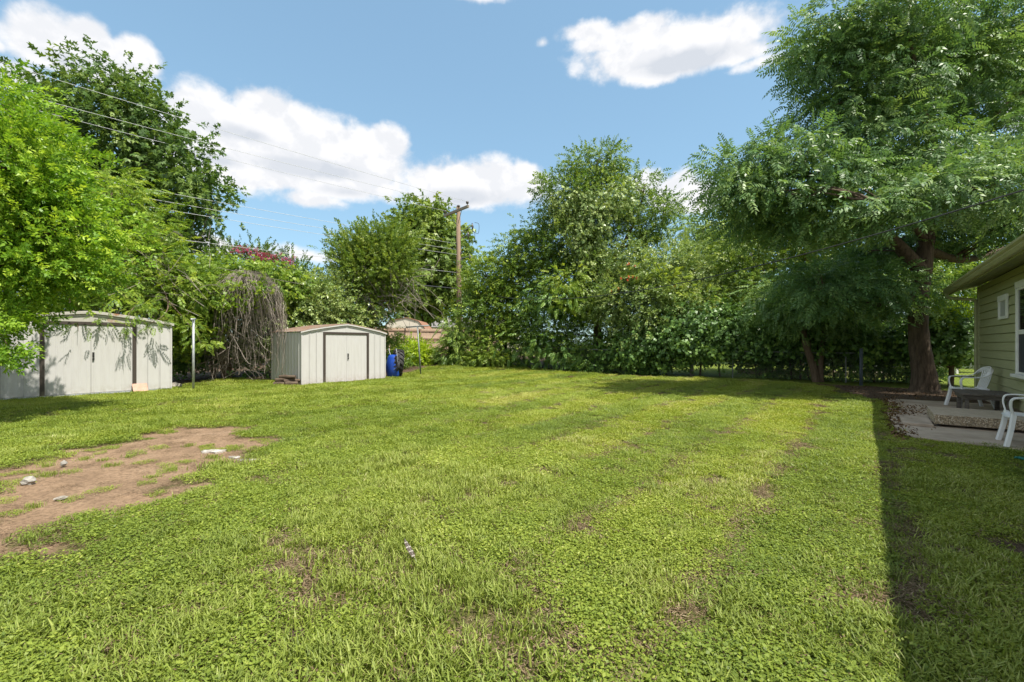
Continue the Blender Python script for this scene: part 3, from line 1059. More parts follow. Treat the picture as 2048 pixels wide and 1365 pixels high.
def ribbed(x0, x1, z0, z1, n, depth=0.014, horizontal=False):
    """outline of trapezoid ribs in x, y: returns list of (x, y)"""
    pts = []
    pw = (x1 - x0) / n
    for i in range(n):
        a = x0 + i * pw
        pts += [(a, 0), (a + pw * 0.62, 0), (a + pw * 0.70, -depth), (a + pw * 0.92, -depth)]
    pts.append((x1, 0))
    return pts


def make_shed(label, loc, W, D, he, hp_, dl, dr, mats, on_blocks, panels):
    white, cream, bronze, roofm = mats
    s = thing('storage_shed', label, 'shed', loc, SROT)
    z0 = 0.09 if on_blocks else 0.005
    pw = 0.085                                    # bronze jamb width
    hd = he - 0.10                                # door head
    # front panels
    def fpanel(a, b_):
        p = MB()
        p.box(a, b_ - 0.004, 0, 0.012, z0, he - 0.02)
        p.box(a + 0.0, a + 0.022, -0.013, -0.0005, z0 + 0.01, he - 0.03)
        p.box(b_ - 0.036, b_ - 0.006, -0.007, -0.0005, z0 + 0.01, he - 0.03)
        return p.build('wall_panel', white, s)
    xs = [0.0] + panels[0] + [dl - pw]
    for i in range(len(xs) - 1):
        fpanel(xs[i], xs[i + 1])
    xs = [dr + pw] + panels[1] + [W]
    for i in range(len(xs) - 1):
        fpanel(xs[i], xs[i + 1])
    # corner angles
    for a, b_ in ((-0.012, 0.03), (W - 0.03, W + 0.012)):
        MB().box(a, b_, -0.018, -0.0135, z0, he - 0.01).build('corner_angle', white, s)
    # jambs, header, sill
    for a, b_ in ((dl - pw, dl), (dr, dr + pw)):
        MB().box(a, b_, -0.030, 0.02, z0 - 0.005, he - 0.02).build('door_jamb', bronze, s, bevel=0.004)
    MB().box(dl, dr, -0.018, 0.06, hd, he - 0.02).build('door_track', bronze, s)
    MB().box(-0.01, W + 0.01, -0.024, 0.06, z0 - 0.05, z0 - 0.006).build('base_rail', 'galvanized', s)
    # doors with shallow pressed ribs
    mid = (dl + dr) / 2
    for k, (a, b_) in enumerate(((dl + 0.003, mid - 0.003), (mid + 0.003, dr - 0.003))):
        d = MB()
        pts = [(a, 0.022), (a, 0.006)]
        n = 6
        for i in range(n):
            q = a + (b_ - a) * (i + 0.5) / n
            pts += [(q - 0.022, 0.006), (q - 0.016, 0.002), (q + 0.016, 0.002), (q + 0.022, 0.006)]
        pts += [(b_, 0.006), (b_, 0.022)]
        d.prism(pts, z0 + 0.002, hd - 0.002)
        do = d.build('door', white, s)
        if k == 1:
            hx = a + 0.045
            h = MB().box(hx - 0.022, hx + 0.022, -0.006, 0.0055, z0 + (hd - z0) * 0.52, z0 + (hd - z0) * 0.52 + 0.14).box(hx - 0.012, hx + 0.012, -0.035, -0.0065, z0 + (hd - z0) * 0.52 + 0.02, z0 + (hd - z0) * 0.52 + 0.12)
            h.build('door_handle', 'black_iron', do)
            lk = z0 + (hd - z0) * 0.52 - 0.05
            MB().box(hx - 0.024, hx + 0.020, -0.030, -0.008, lk - 0.03, lk + 0.045).build('padlock', 'black_iron', do, bevel=0.005)
    # gable: two pitches a side
    def gz_(x):
        t = 1 - abs(2 * x / W - 1)
        return he + (hp_ - he) * (1 - (1 - t) ** 1.18)
    n = 12
    top = [(W * i / n, gz_(W * i / n)) for i in range(n + 1)]
    for a, b_ in ((0, 6), (6, 12)):
        poly = [(top[a][0] + 0.002, he - 0.019), (top[b_][0] - 0.002, he - 0.019)] + [(top[i][0], top[i][1] - 0.012) for i in range(b_, a - 1, -1)]
        MB().prism_y(poly, -0.010, 0.012).build('gable_panel', cream, s)
    MB().box(W / 2 - 0.035, W / 2 + 0.035, -0.018, -0.0105, he - 0.018, hp_ - 0.02).build('gable_strap', cream, s)
    # roof sheets, one per side, with upstanding ribs
    for side in (0, 1):
        r_ = MB()
        rng_i = range(0, 7) if side == 0 else range(6, 13)
        pr = [(top[i][0] + (-0.05 if i == 0 else 0.05 if i == 12 else 0), top[i][1] + (-0.03 if i in (0, 12) else 0)) for i in rng_i]
        poly = pr + [(x, z + 0.012) for x, z in reversed(pr)]
        r_.prism_y(poly, -0.055, D + 0.05)
        ro = r_.build('roof_sheet', roofm, s)
        ny_ = 7
        for k in range(ny_):
            yy = -0.03 + k * (D / (ny_ - 1))
            MB().prism_y([(x, z + 0.013) for x, z in pr] + [(x, z + 0.032) for x, z in reversed(pr)], yy - 0.012, yy + 0.012).build('roof_rib', roofm, ro)
        MB().prism_y([(x, z - 0.045) for x, z in pr] + [(x, z - 0.002) for x, z in reversed(pr)], -0.064, -0.0555).build('roof_edge_trim', cream, ro)
    # side and back walls: ribbed sheets
    nrib = 10
    for k in range(nrib):
        a, b_ = D * k / nrib, D * (k + 1) / nrib
        pr = [(0.0, a + 0.002), (0.0, a + (b_ - a) * 0.50), (-0.026, a + (b_ - a) * 0.60), (-0.026, a + (b_ - a) * 0.86), (0.0, a + (b_ - a) * 0.97), (0.012, a + (b_ - a) * 0.97), (0.012, a + 0.002)]
        l_ = MB()
        l_.prism([(x, y + 0.013) for x, y in pr][::-1], z0, he - 0.045)
        lo = l_.build('side_panel', white, s)
        MB().prism([(W - x, y + 0.013) for x, y in pr], z0, he - 0.045).build('side_panel', white, s)
    MB().box(0.013, W - 0.013, D + 0.014, D + 0.03, z0, he - 0.02).build('back_wall', white, s)
    MB().box(0.014, W - 0.014, 0.022, D + 0.013, z0 - 0.045, z0 - 0.004).build('floor', 'old_board', s)
    if on_blocks:
        for a, b_, q in ((0.05, 0.62, 0), (1.25, 1.42, 0), (1.75, 1.98, 0), (2.45, 2.60, 0), (2.95, 3.6, 0), (0.3, 0.6, 1), (1.6, 1.9, 1), (3.0, 3.3, 1)):
            y = 0.02 if q == 0 else D - 0.3
            MB().box(a, b_, y, y + 0.2, -0.03, z0 - 0.051).build('foundation_block', 'concrete', s, bevel=0.006)
    return s


c1 = G(343, 781)
W1 = 3.60
so = Vector((math.sin(SA), math.cos(SA), 0))
loc1 = c1 - so * W1
loc1.z = tz(loc1.x, loc1.y) - 0.01
make_shed('long off-white metal shed under overhanging branches, on blocks', loc1, W1, 2.4, 2.02, 2.27, 0.92, 2.68, ('shed_white', 'shed_cream', 'shed_bronze', 'shed_cream'), True, ([0.18, 0.55], [3.03, 3.32]))
c2_ = G(603, 770)
loc2 = Vector((c2_.x, c2_.y, tz(c2_.x, c2_.y)))
make_shed('white metal shed with brown roof and log pile at its corner', loc2, 3.42, 2.2, 1.86, 2.14, 0.87, 2.57, ('shed_white', 'shed_white', 'shed_bronze', 'shed_roof'), False, ([0.29, 0.54], [2.93, 3.18]))

# plywood offcut leaning on the first shed
pb = thing('plywood_sheet', 'pinkish square plywood offcut leaning on the long shed', 'board', loc1 + so * 2.83 + Vector((0.10, -0.08, 0.0)), SROT)
MB().hexa([(-0.17, -0.10, 0.0), (0.17, -0.10, 0.0), (0.17, -0.085, 0.0), (-0.17, -0.085, 0.0), (-0.17, 0.085, 0.27), (0.17, 0.085, 0.27), (0.17, 0.10, 0.27), (-0.17, 0.10, 0.27)]).build('sheet', 'plywood', pb)


def rock(name, label, cat, loc, r, mat, seed, flat=0.6, group=None):
    import bmesh
    bm = bmesh.new()
    bmesh.ops.create_icosphere(bm, subdivisions=2, radius=1)
    rr_ = random.Random(seed)
    ph = [rr_.uniform(0, 6) for _ in range(6)]
    for v_ in bm.verts:
        k = 1 + 0.22 * math.sin(3 * v_.co.x + ph[0]) * math.sin(2.6 * v_.co.y + ph[1]) + 0.14 * math.sin(5 * v_.co.z + ph[2] + 3 * v_.co.x) + rr_.uniform(-0.05, 0.05)
        v_.co = Vector((v_.co.x * r[0], v_.co.y * r[1], v_.co.z * r[2])) * k
    me = bpy.data.meshes.new(name)
    bm.to_mesh(me)
    bm.free()
    me.materials.append(MATS[mat])
    o = bpy.data.objects.new(name, me)
    COL.objects.link(o)
    o.location = loc
    o.rotation_euler = (0, 0, rr_.uniform(0, 6))
    return tag(o, label, cat, group)


g = G(352, 777)
rock('rock', 'small grey rock at the right foot of the long shed', 'rock', (g.x, g.y, 0.07), (0.16, 0.12, 0.11), 'stone_grey', 3)
g = G(58, 968)
rock('rock', 'white chunk of rubble on the bare dirt at the left', 'rock', (g.x, g.y, 0.03), (0.060, 0.045, 0.045), 'stone_pale', 5)
g = G(128, 931)
rock('rock', 'tiny white pebble beside weeds on the dirt', 'rock', (g.x, g.y, 0.02), (0.035, 0.03, 0.03), 'stone_pale', 6)
g = G(122, 999)
rock('rock', 'flat dark stone in the middle of the dirt', 'rock', (g.x, g.y, 0.01), (0.055, 0.028, 0.016), 'stone_grey', 7)
for k, (px, py, rx, ry, lab) in enumerate(((428, 899, 0.21, 0.10, 'broad flat pale concrete fragment sunk in the dirt'), (470, 910, 0.10, 0.05, 'small middle one of the pale concrete fragments in the dirt'), (500, 915, 0.16, 0.05, 'narrow pale concrete fragment at the grass edge of the dirt'))):
    g = G(px, py)
    rq = random.Random(31 + k)
    pl = []
    for q in range(22):
        t = 2 * math.pi * q / 22
        kk = rq.uniform(0.55, 1.1)
        pl.append((rx * kk * math.cos(t), ry * kk * math.sin(t)))
    o = MB().prism(pl, -0.03, 0.012).build('concrete_fragment', 'rubble_pale', None, loc=(g.x, g.y, tz(g.x, g.y) - 0.01), rot=(0.02, -0.02, rq.uniform(-0.3, 0.3)), bevel=0.006)
    tag(o, lab, 'rubble')

# logs, boards and bricks beside the second shed
lg0 = loc2 - so * 0.02
for k, (dx, dy, dz, r_, ln, a) in enumerate(((-0.55, -0.02, 0.07, 0.075, 0.62, 0.1), (-0.55, -0.20, 0.065, 0.065, 0.52, -0.1), (-0.28, -0.05, 0.16, 0.06, 0.5, 0.3), (-0.48, -0.10, 0.20, 0.065, 0.6, 0.05), (-0.40, -0.12, 0.30, 0.055, 0.55, -0.25), (-0.22, -0.22, 0.075, 0.07, 0.4, 0.5))):
    labs = ['lowest rear log of the pile beside the brown-roofed shed', 'lowest front log of the pile beside the brown-roofed shed', 'stubby log tucked against the brown-roofed shed corner', 'long middle log of the pile by the shed', 'topmost log of the pile by the brown-roofed shed', 'short front log at the shed corner']
    o = MB().tube([(-ln / 2, 0, 0), (-ln / 6, 0, 0.012), (ln / 6, 0, -0.006), (ln / 2, 0, 0)], [r_ * 0.95, r_, r_ * 1.04, r_ * 0.93], 9, jitter=0.09).build('log', 'log_wood', None, loc=(lg0.x + dx, lg0.y + dy, loc2.z + dz), rot=(0, 0, 0.25 + a))
    tag(o, labs[k], 'log', 'logs piled at the shed corner')
bpts = [(545, 759, 0.55, 0.55, 1.0), (528, 757, 0.9, 0.1, 0.0), (520, 761, 1.1, -0.1, 0.03)]
for k, (px, py, ln, a, lift) in enumerate(bpts):
    g = G(px, py)
    lab = ['short tan board propped up against the ribbed shed side', 'long tan board lying under the dead vines', 'second tan board lying nearest the lawn by the dead vines'][k]
    o = MB().box(-ln / 2, ln / 2, -0.05, 0.05, -0.02, 0.02).build('board', 'old_board', None, loc=(g.x, g.y, 0.05 + lift * 0.19), rot=(0, lift * 0.75, a))
    tag(o, lab, 'board', 'scrap boards by the shed')
g = G(553, 760)
o = MB().add([(-0.22, 0, 0), (0.2, 0, 0), (0.02, 0, 0.34), (-0.22, 0.03, 0), (0.2, 0.03, 0), (0.02, 0.03, 0.34)], [(0, 1, 2), (5, 4, 3), (0, 3, 4, 1), (1, 4, 5, 2), (2, 5, 3, 0)]).build('board', 'old_board', None, loc=(g.x, g.y, 0.0), rot=(-0.25, 0, 0.2))
tag(o, 'triangular scrap of board leaning against the ribbed shed side', 'board', 'scrap boards by the shed')

# tractor tyre and wheelbarrow at the far end of the second shed
sr = loc2 + so * 3.42                       # right front corner of the second shed
sn = Vector((-math.cos(SA), math.sin(SA), 0))


def make_tyre():
    ty = thing('tractor_tire', 'black tractor tyre with deep tread leaning beside the shed', 'tire', sr + so * 0.66 + sn * 0.16 + Vector((0, 0, 0.0)), R(20))
    RO, RW = 0.56, 0.19
    prof = [(-RW, 0.36), (-RW * 1.05, 0.46), (-RW * 0.95, 0.53), (-RW * 0.6, 0.555), (0, 0.56), (RW * 0.6, 0.555), (RW * 0.95, 0.53), (RW * 1.05, 0.46), (RW, 0.36), (RW * 0.8, 0.33), (-RW * 0.8, 0.33)]
    n = 40
    vs, fs = [], []
    for i in range(n):
        t = 2 * math.pi * i / n
        for a, r_ in prof:
            vs.append((a, r_ * math.cos(t), 0.60 + r_ * math.sin(t)))
    m_ = len(prof)
    for i in range(n):
        for k in range(m_):
            fs.append((i * m_ + k, i * m_ + (k + 1) % m_, ((i + 1) % n) * m_ + (k + 1) % m_, ((i + 1) % n) * m_ + k))
    MB().add(vs, fs).build('carcass', 'rubber', ty, smooth=True)
    lug = MB()
    for i in range(18):
        for s in (-1, 1):
            t0 = 2 * math.pi * (i + (0.5 if s > 0 else 0)) / 18
            pts = []
            for (f0, off, rad) in ((0.02, 0.0, 0.60), (0.55, 0.10, 0.60), (1.06, 0.26, 0.56)):
                for dt in (-0.055, 0.055):
                    t = t0 + off + dt
                    for rr_ in (rad - 0.07, rad):
                        pts.append((s * RW * f0, rr_ * math.cos(t), 0.60 + rr_ * math.sin(t)))
            # 3 stations x 4 points
            f_ = []
            for q in range(2):
                o_ = q * 4
                f_ += [(o_ + 1, o_ + 3, o_ + 7, o_ + 5), (o_ + 0, o_ + 1, o_ + 5, o_ + 4), (o_ + 2, o_ + 6, o_ + 7, o_ + 3)]
            f_ += [(0, 2, 3, 1), (8, 9, 11, 10)]
            lug.add(pts, f_)
    lug.build('tread_lugs', 'rubber', ty)
    for ch in ty.children:
        ch.rotation_euler = (0, R(6), 0)
    return ty


make_tyre()
wb = thing('wheelbarrow', 'blue wheelbarrow tipped on end against the shed, beside the tractor tyre', 'wheelbarrow', sr + so * 0.26 + sn * 0.02, SROT + R(8))
# tray stood on its nose: open side turned to the shed
tv, tf = [], []
NS, NR = 14, 7
for j in range(NR + 1):
    t = j / NR
    hw = 0.20 + 0.13 * math.sin(math.pi * min(1, t * 0.9 + 0.12))
    for i in range(NS + 1):
        a = math.pi * i / NS
        dep = 0.27 * (math.sin(math.pi * min(1, 0.15 + 0.75 * t)) ** 0.5)
        tv.append((0.22 - math.sin(a) ** 0.7 * dep - 0.05, -hw * math.cos(a), 0.02 + 0.95 * t))
for j in range(NR):
    for i in range(NS):
        a = j * (NS + 1) + i
        tf.append((a, a + 1, a + NS + 2, a + NS + 1))
tr_o = MB().add(tv, tf).build('tray', 'plastic_blue', wb, smooth=True)
so_m = tr_o.modifiers.new('thick', 'SOLIDIFY')
so_m.thickness = 0.012
tr_o.location = (0.02, -0.02, 0)
wheel = MB()
wp = []
n = 24
for i in range(n):
    t = 2 * math.pi * i / n
    for a, r_ in ((-0.045, 0.13), (-0.045, 0.18), (-0.02, 0.205), (0.02, 0.205), (0.045, 0.18), (0.045, 0.13)):
        wp.append((r_ * math.cos(t) * 1.0, a, r_ * math.sin(t)))
wf = []
for i in range(n):
    for k in range(6):
        wf.append((i * 6 + k, i * 6 + (k + 1) % 6, ((i + 1) % n) * 6 + (k + 1) % 6, ((i + 1) % n) * 6 + k))
wh = MB().add(wp, wf).build('wheel', 'rubber', wb, smooth=True, loc=(0.06, -0.36, 0.52), rot=(R(10), R(15), R(55)))
MB().tube([(0, -0.02, 0), (0, 0.02, 0)], 0.128, 16).build('rim', 'plastic_blue', wh)
for s in (-1, 1):
    MB().tube(curve_pts([(0.02, s * 0.10 - 0.28, 0.45), (0.02, s * 0.16 - 0.22, 0.8), (0.06, s * 0.20 - 0.10, 1.08), (0.10, s * 0.20 - 0.02, 1.22)], 4), 0.018, 7).build('handle', 'steel_grey', wb, smooth=True)
    MB().tube([(-0.03, s * 0.17 - 0.06, 0.35), (0.01, s * 0.15 - 0.30, 0.55)], 0.014, 6).build('brace', 'steel_grey', wb)


# ------------------------------------------------------------------ clothesline posts
def tpost(label, base, h, arm_dir, lean, mat, armlen):
    t = thing('clothesline_post', label, 'post', base, 0, 'steel T-shaped clothesline posts')
    MB().tube([(0, 0, -0.1), (lean[0], lean[1], h)], 0.032, 10).build('post', mat, t, smooth=True)
    a = Vector((arm_dir[0], arm_dir[1], 0)).normalized() * armlen / 2
    c = Vector((lean[0], lean[1], h))
    ar = MB().tube([c - a - Vector((0, 0, 0.03)), c, c + a + Vector((0, 0, 0.03))], 0.030, 10).build('crossbar', mat, t, smooth=True)
    for k in (-0.8, -0.3, 0.3, 0.8):
        q = c + a * k
        MB().tube([(q.x, q.y, q.z - 0.055), (q.x, q.y, q.z + 0.005)], 0.006, 5).build('line_hook', 'galvanized', ar)
    return t


g = G(387, 783)
tpost('pale galvanized clothesline post between the two sheds, tangled in branches', (g.x, g.y, tz(g.x, g.y)), 2.10, (-0.50, 0.86), (0.0, 0.0), 'galvanized', 1.1)
g = G(842, 753)
tpost('dark grey leaning clothesline post in front of the wooden fence', (g.x, g.y, tz(g.x, g.y)), 2.12, (1.0, -0.35), (-0.15, 0.0), 'steel_grey', 1.15)

# ------------------------------------------------------------------ fence posts along the back and right
posts = [(1003, 731, 24.0, 0.90, 0.055, 'post_wood', 'thin pale wooden fence post at the left of the dark hedge'),
         (1163, 746, 22.3, 1.05, 0.06, 'post_wood', 'wooden fence post with drooping leaves around its foot'),
         (1383, 752, 19.8, 1.15, 0.085, 'post_wood', 'stout wooden fence post under the grapevine mound')]
for px, py, Y, h, r_, mt, lab in posts:
    x = (px - HX) / F * Y
    o = MB().tube([(0, 0, -0.2), (0.01, 0, h * 0.5), (0, 0.01, h)], [r_, r_ * 0.97, r_ * 0.93], 9, jitter=0.04).build('fence_post', mt, None, loc=(x, Y, tz(x, Y)))
    tag(o, lab, 'post', 'old posts of the back fence')
g = G(1722, 771)
o = MB().tube([(0, 0, -0.2), (0, 0, 1.25)], 0.05, 10).build('fence_post', 'steel_blue', None, loc=(g.x, g.y, 0), smooth=True)
tag(o, 'blue-grey steel post in the shade left of the big trunk', 'post')


# chain-link fence strung along the hedge line
def chain_link():
    f_ = thing('chain_link_fence', 'rusty chain-link fence half hidden in the back hedge', 'fence', (0, 0, 0))
    A = Vector(((1003 - HX) / F * 24.3, 24.3))
    B = Vector(((1722 - HX) / F * 16.3, 16.3))
    C = B + (B - A).normalized() * 7.0
    rail = MB()
    pts = []
    for i in range(25):
        p = A.lerp(C, i / 24)
        pts.append(Vector((p.x, p.y, tz(p.x, p.y) + 1.08)))
    rail.tube(pts, 0.018, 5)
    rail.build('top_rail', 'steel_grey', f_)
    for i in range(0, 25, 4):
        p = pts[i]
        MB().tube([(p.x, p.y, p.z - 1.2), (p.x, p.y, p.z + 0.05)], 0.024, 6).build('line_post', 'steel_grey', f_)
    L = (C - A).length
    d = (C - A).normalized()
    net = MB()
    n = int(L / 0.09)
    for i in range(n):
        for sgn in (-1, 1):
            s0 = i * 0.09
            s1 = s0 + sgn * 0.5
            if s1 < 0 or s1 > L:
                continue
            for lv in (0, 1):
                a = A + d * (s0 + (s1 - s0) * lv)
                b_ = A + d * (s0 + (s1 - s0) * (lv + 1))
                if (b_ - A).length > L:
                    continue
                za = tz(a.x, a.y) + 0.05 + lv * 0.5
                zb = tz(b_.x, b_.y) + 0.05 + (lv + 1) * 0.5
                net.tube([(a.x, a.y, za), (b_.x, b_.y, zb)], 0.0028, 3, cap=False)
    o = net.build('wire_mesh', 'steel_grey', f_)
    o['kind'] = 'stuff'


chain_link()

# ------------------------------------------------------------------ wooden fence across the alley
fence = thing('wooden_fence', 'tan wooden picket fence with dark rails beyond the alley', 'fence', (0, 0, 0))
fa, fb = Vector((-10.2, 27.3)), Vector((-1.2, 35.1))
fd = (fb - fa).normalized()
fn = Vector((fd.y, -fd.x))                   # towards the camera side
FL = (fb - fa).length
fz = 0.60
fence.location = (fa.x, fa.y, 0)
fence.rotation_euler = (0, 0, math.atan2(fd.y, fd.x))
pk = None
npk = int(FL / 0.145)
for i in range(npk):
    if pk is None:
        pk = MB().box(0, 0.138, 0.0, 0.018, 0, 1.84).build('picket', 'fence_wood', fence, loc=(0, 0, fz))
    else:
        share(pk, 'picket', fence, (i * 0.145, random.uniform(-0.006, 0.006), fz + random.uniform(-0.02, 0.02)))
for z in (0.22, 0.93, 1.10, 1.62):
    MB().box(0, FL, -0.042, -0.002, fz + z, fz + z + 0.085).build('rail', 'fence_rail', fence)
for i in range(6):
    x = 0.5 + i * 2.35
    MB().box(x, x + 0.10, -0.145, -0.044, fz - 0.2, fz + 1.80).build('post', 'fence_rail', fence)

# neighbour's barn-roofed shed and grey-roofed house behind that fence
ns = thing('garden_shed', 'beige barn-roofed shed peeking above the wooden fence', 'shed', (0, 0, 0))
Yn = 37.0
pl, pr_ = P(766, 657, Yn), P(848, 657, Yn)
pk_, k1, k2 = P(812, 636, Yn), P(780, 643, Yn), P(836, 643, Yn)
zb = 0.5
gpoly = [(pl.x, zb), (pr_.x, zb), (pr_.x, pr_.z), (k2.x, k2.z), (pk_.x, pk_.z), (k1.x, k1.z), (pl.x, pl.z)]
MB().prism_y(gpoly, Yn, Yn + 3.5).build('wall', 'far_tan', ns)
rp = [(pl.x - 0.15, pl.z - 0.1), (k1.x - 0.03, k1.z), (pk_.x, pk_.z), (k2.x + 0.03, k2.z), (pr_.x + 0.15, pr_.z - 0.1)]
MB().prism_y([(x, z + 0.003) for x, z in rp] + [(x, z + 0.05) for x, z in reversed(rp)], Yn - 0.06, Yn + 3.6).build('roof', 'far_brown', ns)
nh = thing('house', 'grey-roofed house far behind the wooden fence', 'house', (0, 0, 0))
Yh = 52.0
a, b_ = P(838, 655, Yh), P(900, 655, Yh)
t1, t2 = P(855, 640, Yh + 5), P(896, 640, Yh + 5)
MB().box(a.x, b_.x + 8, Yh, Yh + 9, 0.4, a.z).build('wall', 'far_tan', nh)
MB().add([(a.x - 0.4, Yh - 0.4, a.z), (b_.x + 8.4, Yh - 0.4, a.z), (b_.x + 8.4, Yh + 5, t1.z + 0.3), (a.x - 0.4, Yh + 5, t1.z + 0.3), (b_.x + 8.4, Yh + 10, a.z), (a.x - 0.4, Yh + 10, a.z)],
         [(0, 1, 2, 3), (3, 2, 4, 5), (0, 3, 5), (1, 4, 2), (5, 4, 1, 0)]).build('roof', 'far_roof', nh)
MB().tube([(b_.x - 0.6, Yh - 0.2, a.z), (b_.x - 0.6, Yh - 0.2, a.z + 0.7)], 0.03, 6).build('antenna_mast', 'galvanized', nh)
o = MB().tube([(b_.x - 0.6, Yh - 0.25, a.z + 0.75), (b_.x - 0.6, Yh - 0.33, a.z + 0.77)], [0.42, 0.30], 14).build('satellite_dish', 'far_siding', nh)

# right: neighbour's pale house, tin-roofed carport, car and low wall seen through the hedge
nb_ = thing('house', 'white neighbouring house glimpsed through the right hedge', 'house', (0, 0, 0))
Yw = 27.0
a = P(1728, 700, Yw)
MB().box(a.x, a.x + 12, Yw, Yw + 8, 0, 3.0).build('wall', 'far_siding', nb_)
MB().add([(a.x - 0.5, Yw - 0.5, 3.0), (a.x + 12.5, Yw - 0.5, 3.0), (a.x + 12.5, Yw + 4, 4.6), (a.x - 0.5, Yw + 4, 4.6), (a.x + 12.5, Yw + 8.5, 3.0), (a.x - 0.5, Yw + 8.5, 3.0)],
         [(0, 1, 2, 3), (3, 2, 4, 5), (0, 3, 5), (1, 4, 2), (5, 4, 1, 0)]).build('roof', 'far_roof', nb_)
for k in range(3):
    x = a.x + 0.75 + k * 3.2
    w_ = MB().box(x, x + 1.2, Yw - 0.05, Yw - 0.003, 1.0, 2.3).build('window', 'trim_white', nb_)
    MB().box(x + 0.07, x + 1.13, Yw - 0.06, Yw - 0.0505, 1.07, 2.23).build('pane', 'glass_dark', w_)
cp = thing('carport', 'blue-grey metal carport roof showing right of the big trunk', 'carport', (0, 0, 0))
Yc = 21.0
l_, r_ = P(1846, 640, Yc), P(1932, 640, Yc)
zt = P(1900, 627, Yc).z
MB().hexa([(l_.x, Yc, l_.z - 0.02), (r_.x + 3, Yc, l_.z - 0.02), (r_.x + 3, Yc + 4, zt + 0.25), (l_.x, Yc + 4, zt + 0.25), (l_.x, Yc, l_.z + 0.2), (r_.x + 3, Yc, l_.z + 0.2), (r_.x + 3, Yc + 4, zt + 0.35), (l_.x, Yc + 4, zt + 0.35)]).build('roof', 'tin_roof', cp)
for x in (l_.x + 0.3, r_.x - 0.3, r_.x + 2.6):
    for y in (Yc + 0.15, Yc + 3.8):
        MB().box(x, x + 0.1, y, y + 0.1, 0, l_.z - 0.021 + (0.0 if y < Yc + 1 else 0.3)).build('post', 'trim_white', cp)
lw = MB()
a, b_ = G(1490, 742), G(1660, 742)
o = MB().box(0, 5.5, 0, 0.18, -0.1, 0.24).build('garden_wall', 'concrete', None, bevel=0.01, loc=(10.6, 21.4, 0), rot=(0, 0, R(-33)))
tag(o, 'low pale concrete kerb wall beyond the right hedge', 'wall')


def car():
    c = thing('car', 'silver car parked beyond the hedge, right of the big trunk', 'car', (19.2, 19.6, 0), R(-35))
    pr = [(-2.2, 0.35), (2.2, 0.35), (2.25, 0.7), (2.1, 0.9), (1.1, 1.0), (0.5, 1.42), (-1.3, 1.45), (-2.0, 1.05), (-2.25, 0.9)]
    MB().prism_y(pr, -0.85, 0.85).build('body', 'car_silver', c, bevel=0.06)
    for s in (-1, 1):
        MB().prism_y([(0.95, 1.01), (0.45, 1.38), (-0.3, 1.39), (-0.3, 1.01)], s * 0.86 - 0.004, s * 0.86 + 0.004).build('window', 'glass_dark', c)
        MB().prism_y([(-0.4, 1.01), (-0.4, 1.39), (-1.2, 1.39), (-1.7, 1.03)], s * 0.86 - 0.004, s * 0.86 + 0.004).build('window', 'glass_dark', c)
        for x in (-1.35, 1.4):
            w_ = MB().tube([(x, s * 0.70, 0.33), (x, s * 0.88, 0.33)], 0.33, 18).build('wheel', 'rubber', c)
            MB().tube([(x, s * 0.881, 0.33), (x, s * 0.892, 0.33)], 0.2, 12).build('rim', 'galvanized', w_)
    return c


car()

# ------------------------------------------------------------------ utility pole and lines
PY = 27.0
PX = (918 - HX) / F * PY
pz0 = tz(PX, PY)
pole = thing('utility_pole', 'weathered brown utility pole with a wooden crossarm', 'utility pole', (PX, PY, 0))
H_ = CAMH + (HY - 413) / F * PY
MB().tube([(0.03, 0, pz0 - 0.3), (0, 0, H_ * 0.5), (-0.04, 0, H_)], [0.165, 0.145, 0.115], 12, jitter=0.02).build('shaft', 'pole_wood', pole, smooth=True)
arm_d = Vector((0.648, -0.762, 0))
za = CAMH + (HY - 424) / F * PY
ca_ = Vector((-0.04, 0, za)) + Vector((-0.762, -0.648, 0)) * 0.17
arm_o = MB().sweep([ca_ - arm_d * 1.28, ca_ + arm_d * 1.28], [(-0.055, -0.07), (0.055, -0.07), (0.055, 0.07), (-0.055, 0.07)]).build('crossarm', 'post_wood', pole)
ins = []
for k in (-1.18, 0.28, 1.18):
    q = ca_ + arm_d * k
    MB().tube([(q.x, q.y, q.z + 0.07), (q.x, q.y, q.z + 0.16), (q.x, q.y, q.z + 0.17), (q.x, q.y, q.z + 0.27), (q.x, q.y, q.z + 0.30)], [0.02, 0.02, 0.075, 0.085, 0.05], 10).build('insulator', 'insulator', arm_o, smooth=True)
    ins.append(Vector((PX + q.x, PY + q.y, q.z + 0.28)))
for s in (-1, 1):
    q = ca_ + arm_d * 0.6 * s
    MB().tube([q - Vector((0, 0, 0.07)), Vector((-0.03, 0, za - 0.75)) + arm_d * 0.1 * s + Vector((-0.762, -0.648, 0)) * 0.1], 0.018, 5).build('brace', 'steel_grey', pole)
# cutouts and brackets on the right of the shaft
for (dz, ln, tiltz) in ((-1.15, 0.75, 0.35), (-1.5, 0.5, 0.2), (-2.65, 0.6, 0.05)):
    q0 = Vector((0.05, 0, za + dz - 0.12))
    q1 = q0 + Vector((ln, -0.3, tiltz))
    br = MB().tube([q0, q1], 0.025, 6).build('bracket', 'steel_grey', pole)
    MB().tube([q1 + Vector((0, 0, -0.25)), q1 + Vector((0.05, 0, -0.05)), q1 + Vector((0.0, 0, 0.16))], [0.03, 0.055, 0.03], 8).build('cutout_fuse', 'insulator', br, smooth=True)
    MB().tube(curve_pts([q1 + Vector((0, 0, -0.25)), q1 + Vector((0.35, 0, -0.45)), q1 + Vector((0.4, 0, 0.1)), q1 + Vector((0.15, 0, 0.2))], 5), 0.012, 4).build('jumper', 'wire_dark', br)
for dz in (-2.55, -2.95, -3.35, -3.7):
    MB().box(0.10, 0.20, -0.10, 0.02, za + dz, za + dz + 0.16).build('rack_spool', 'insulator', pole, bevel=0.02)


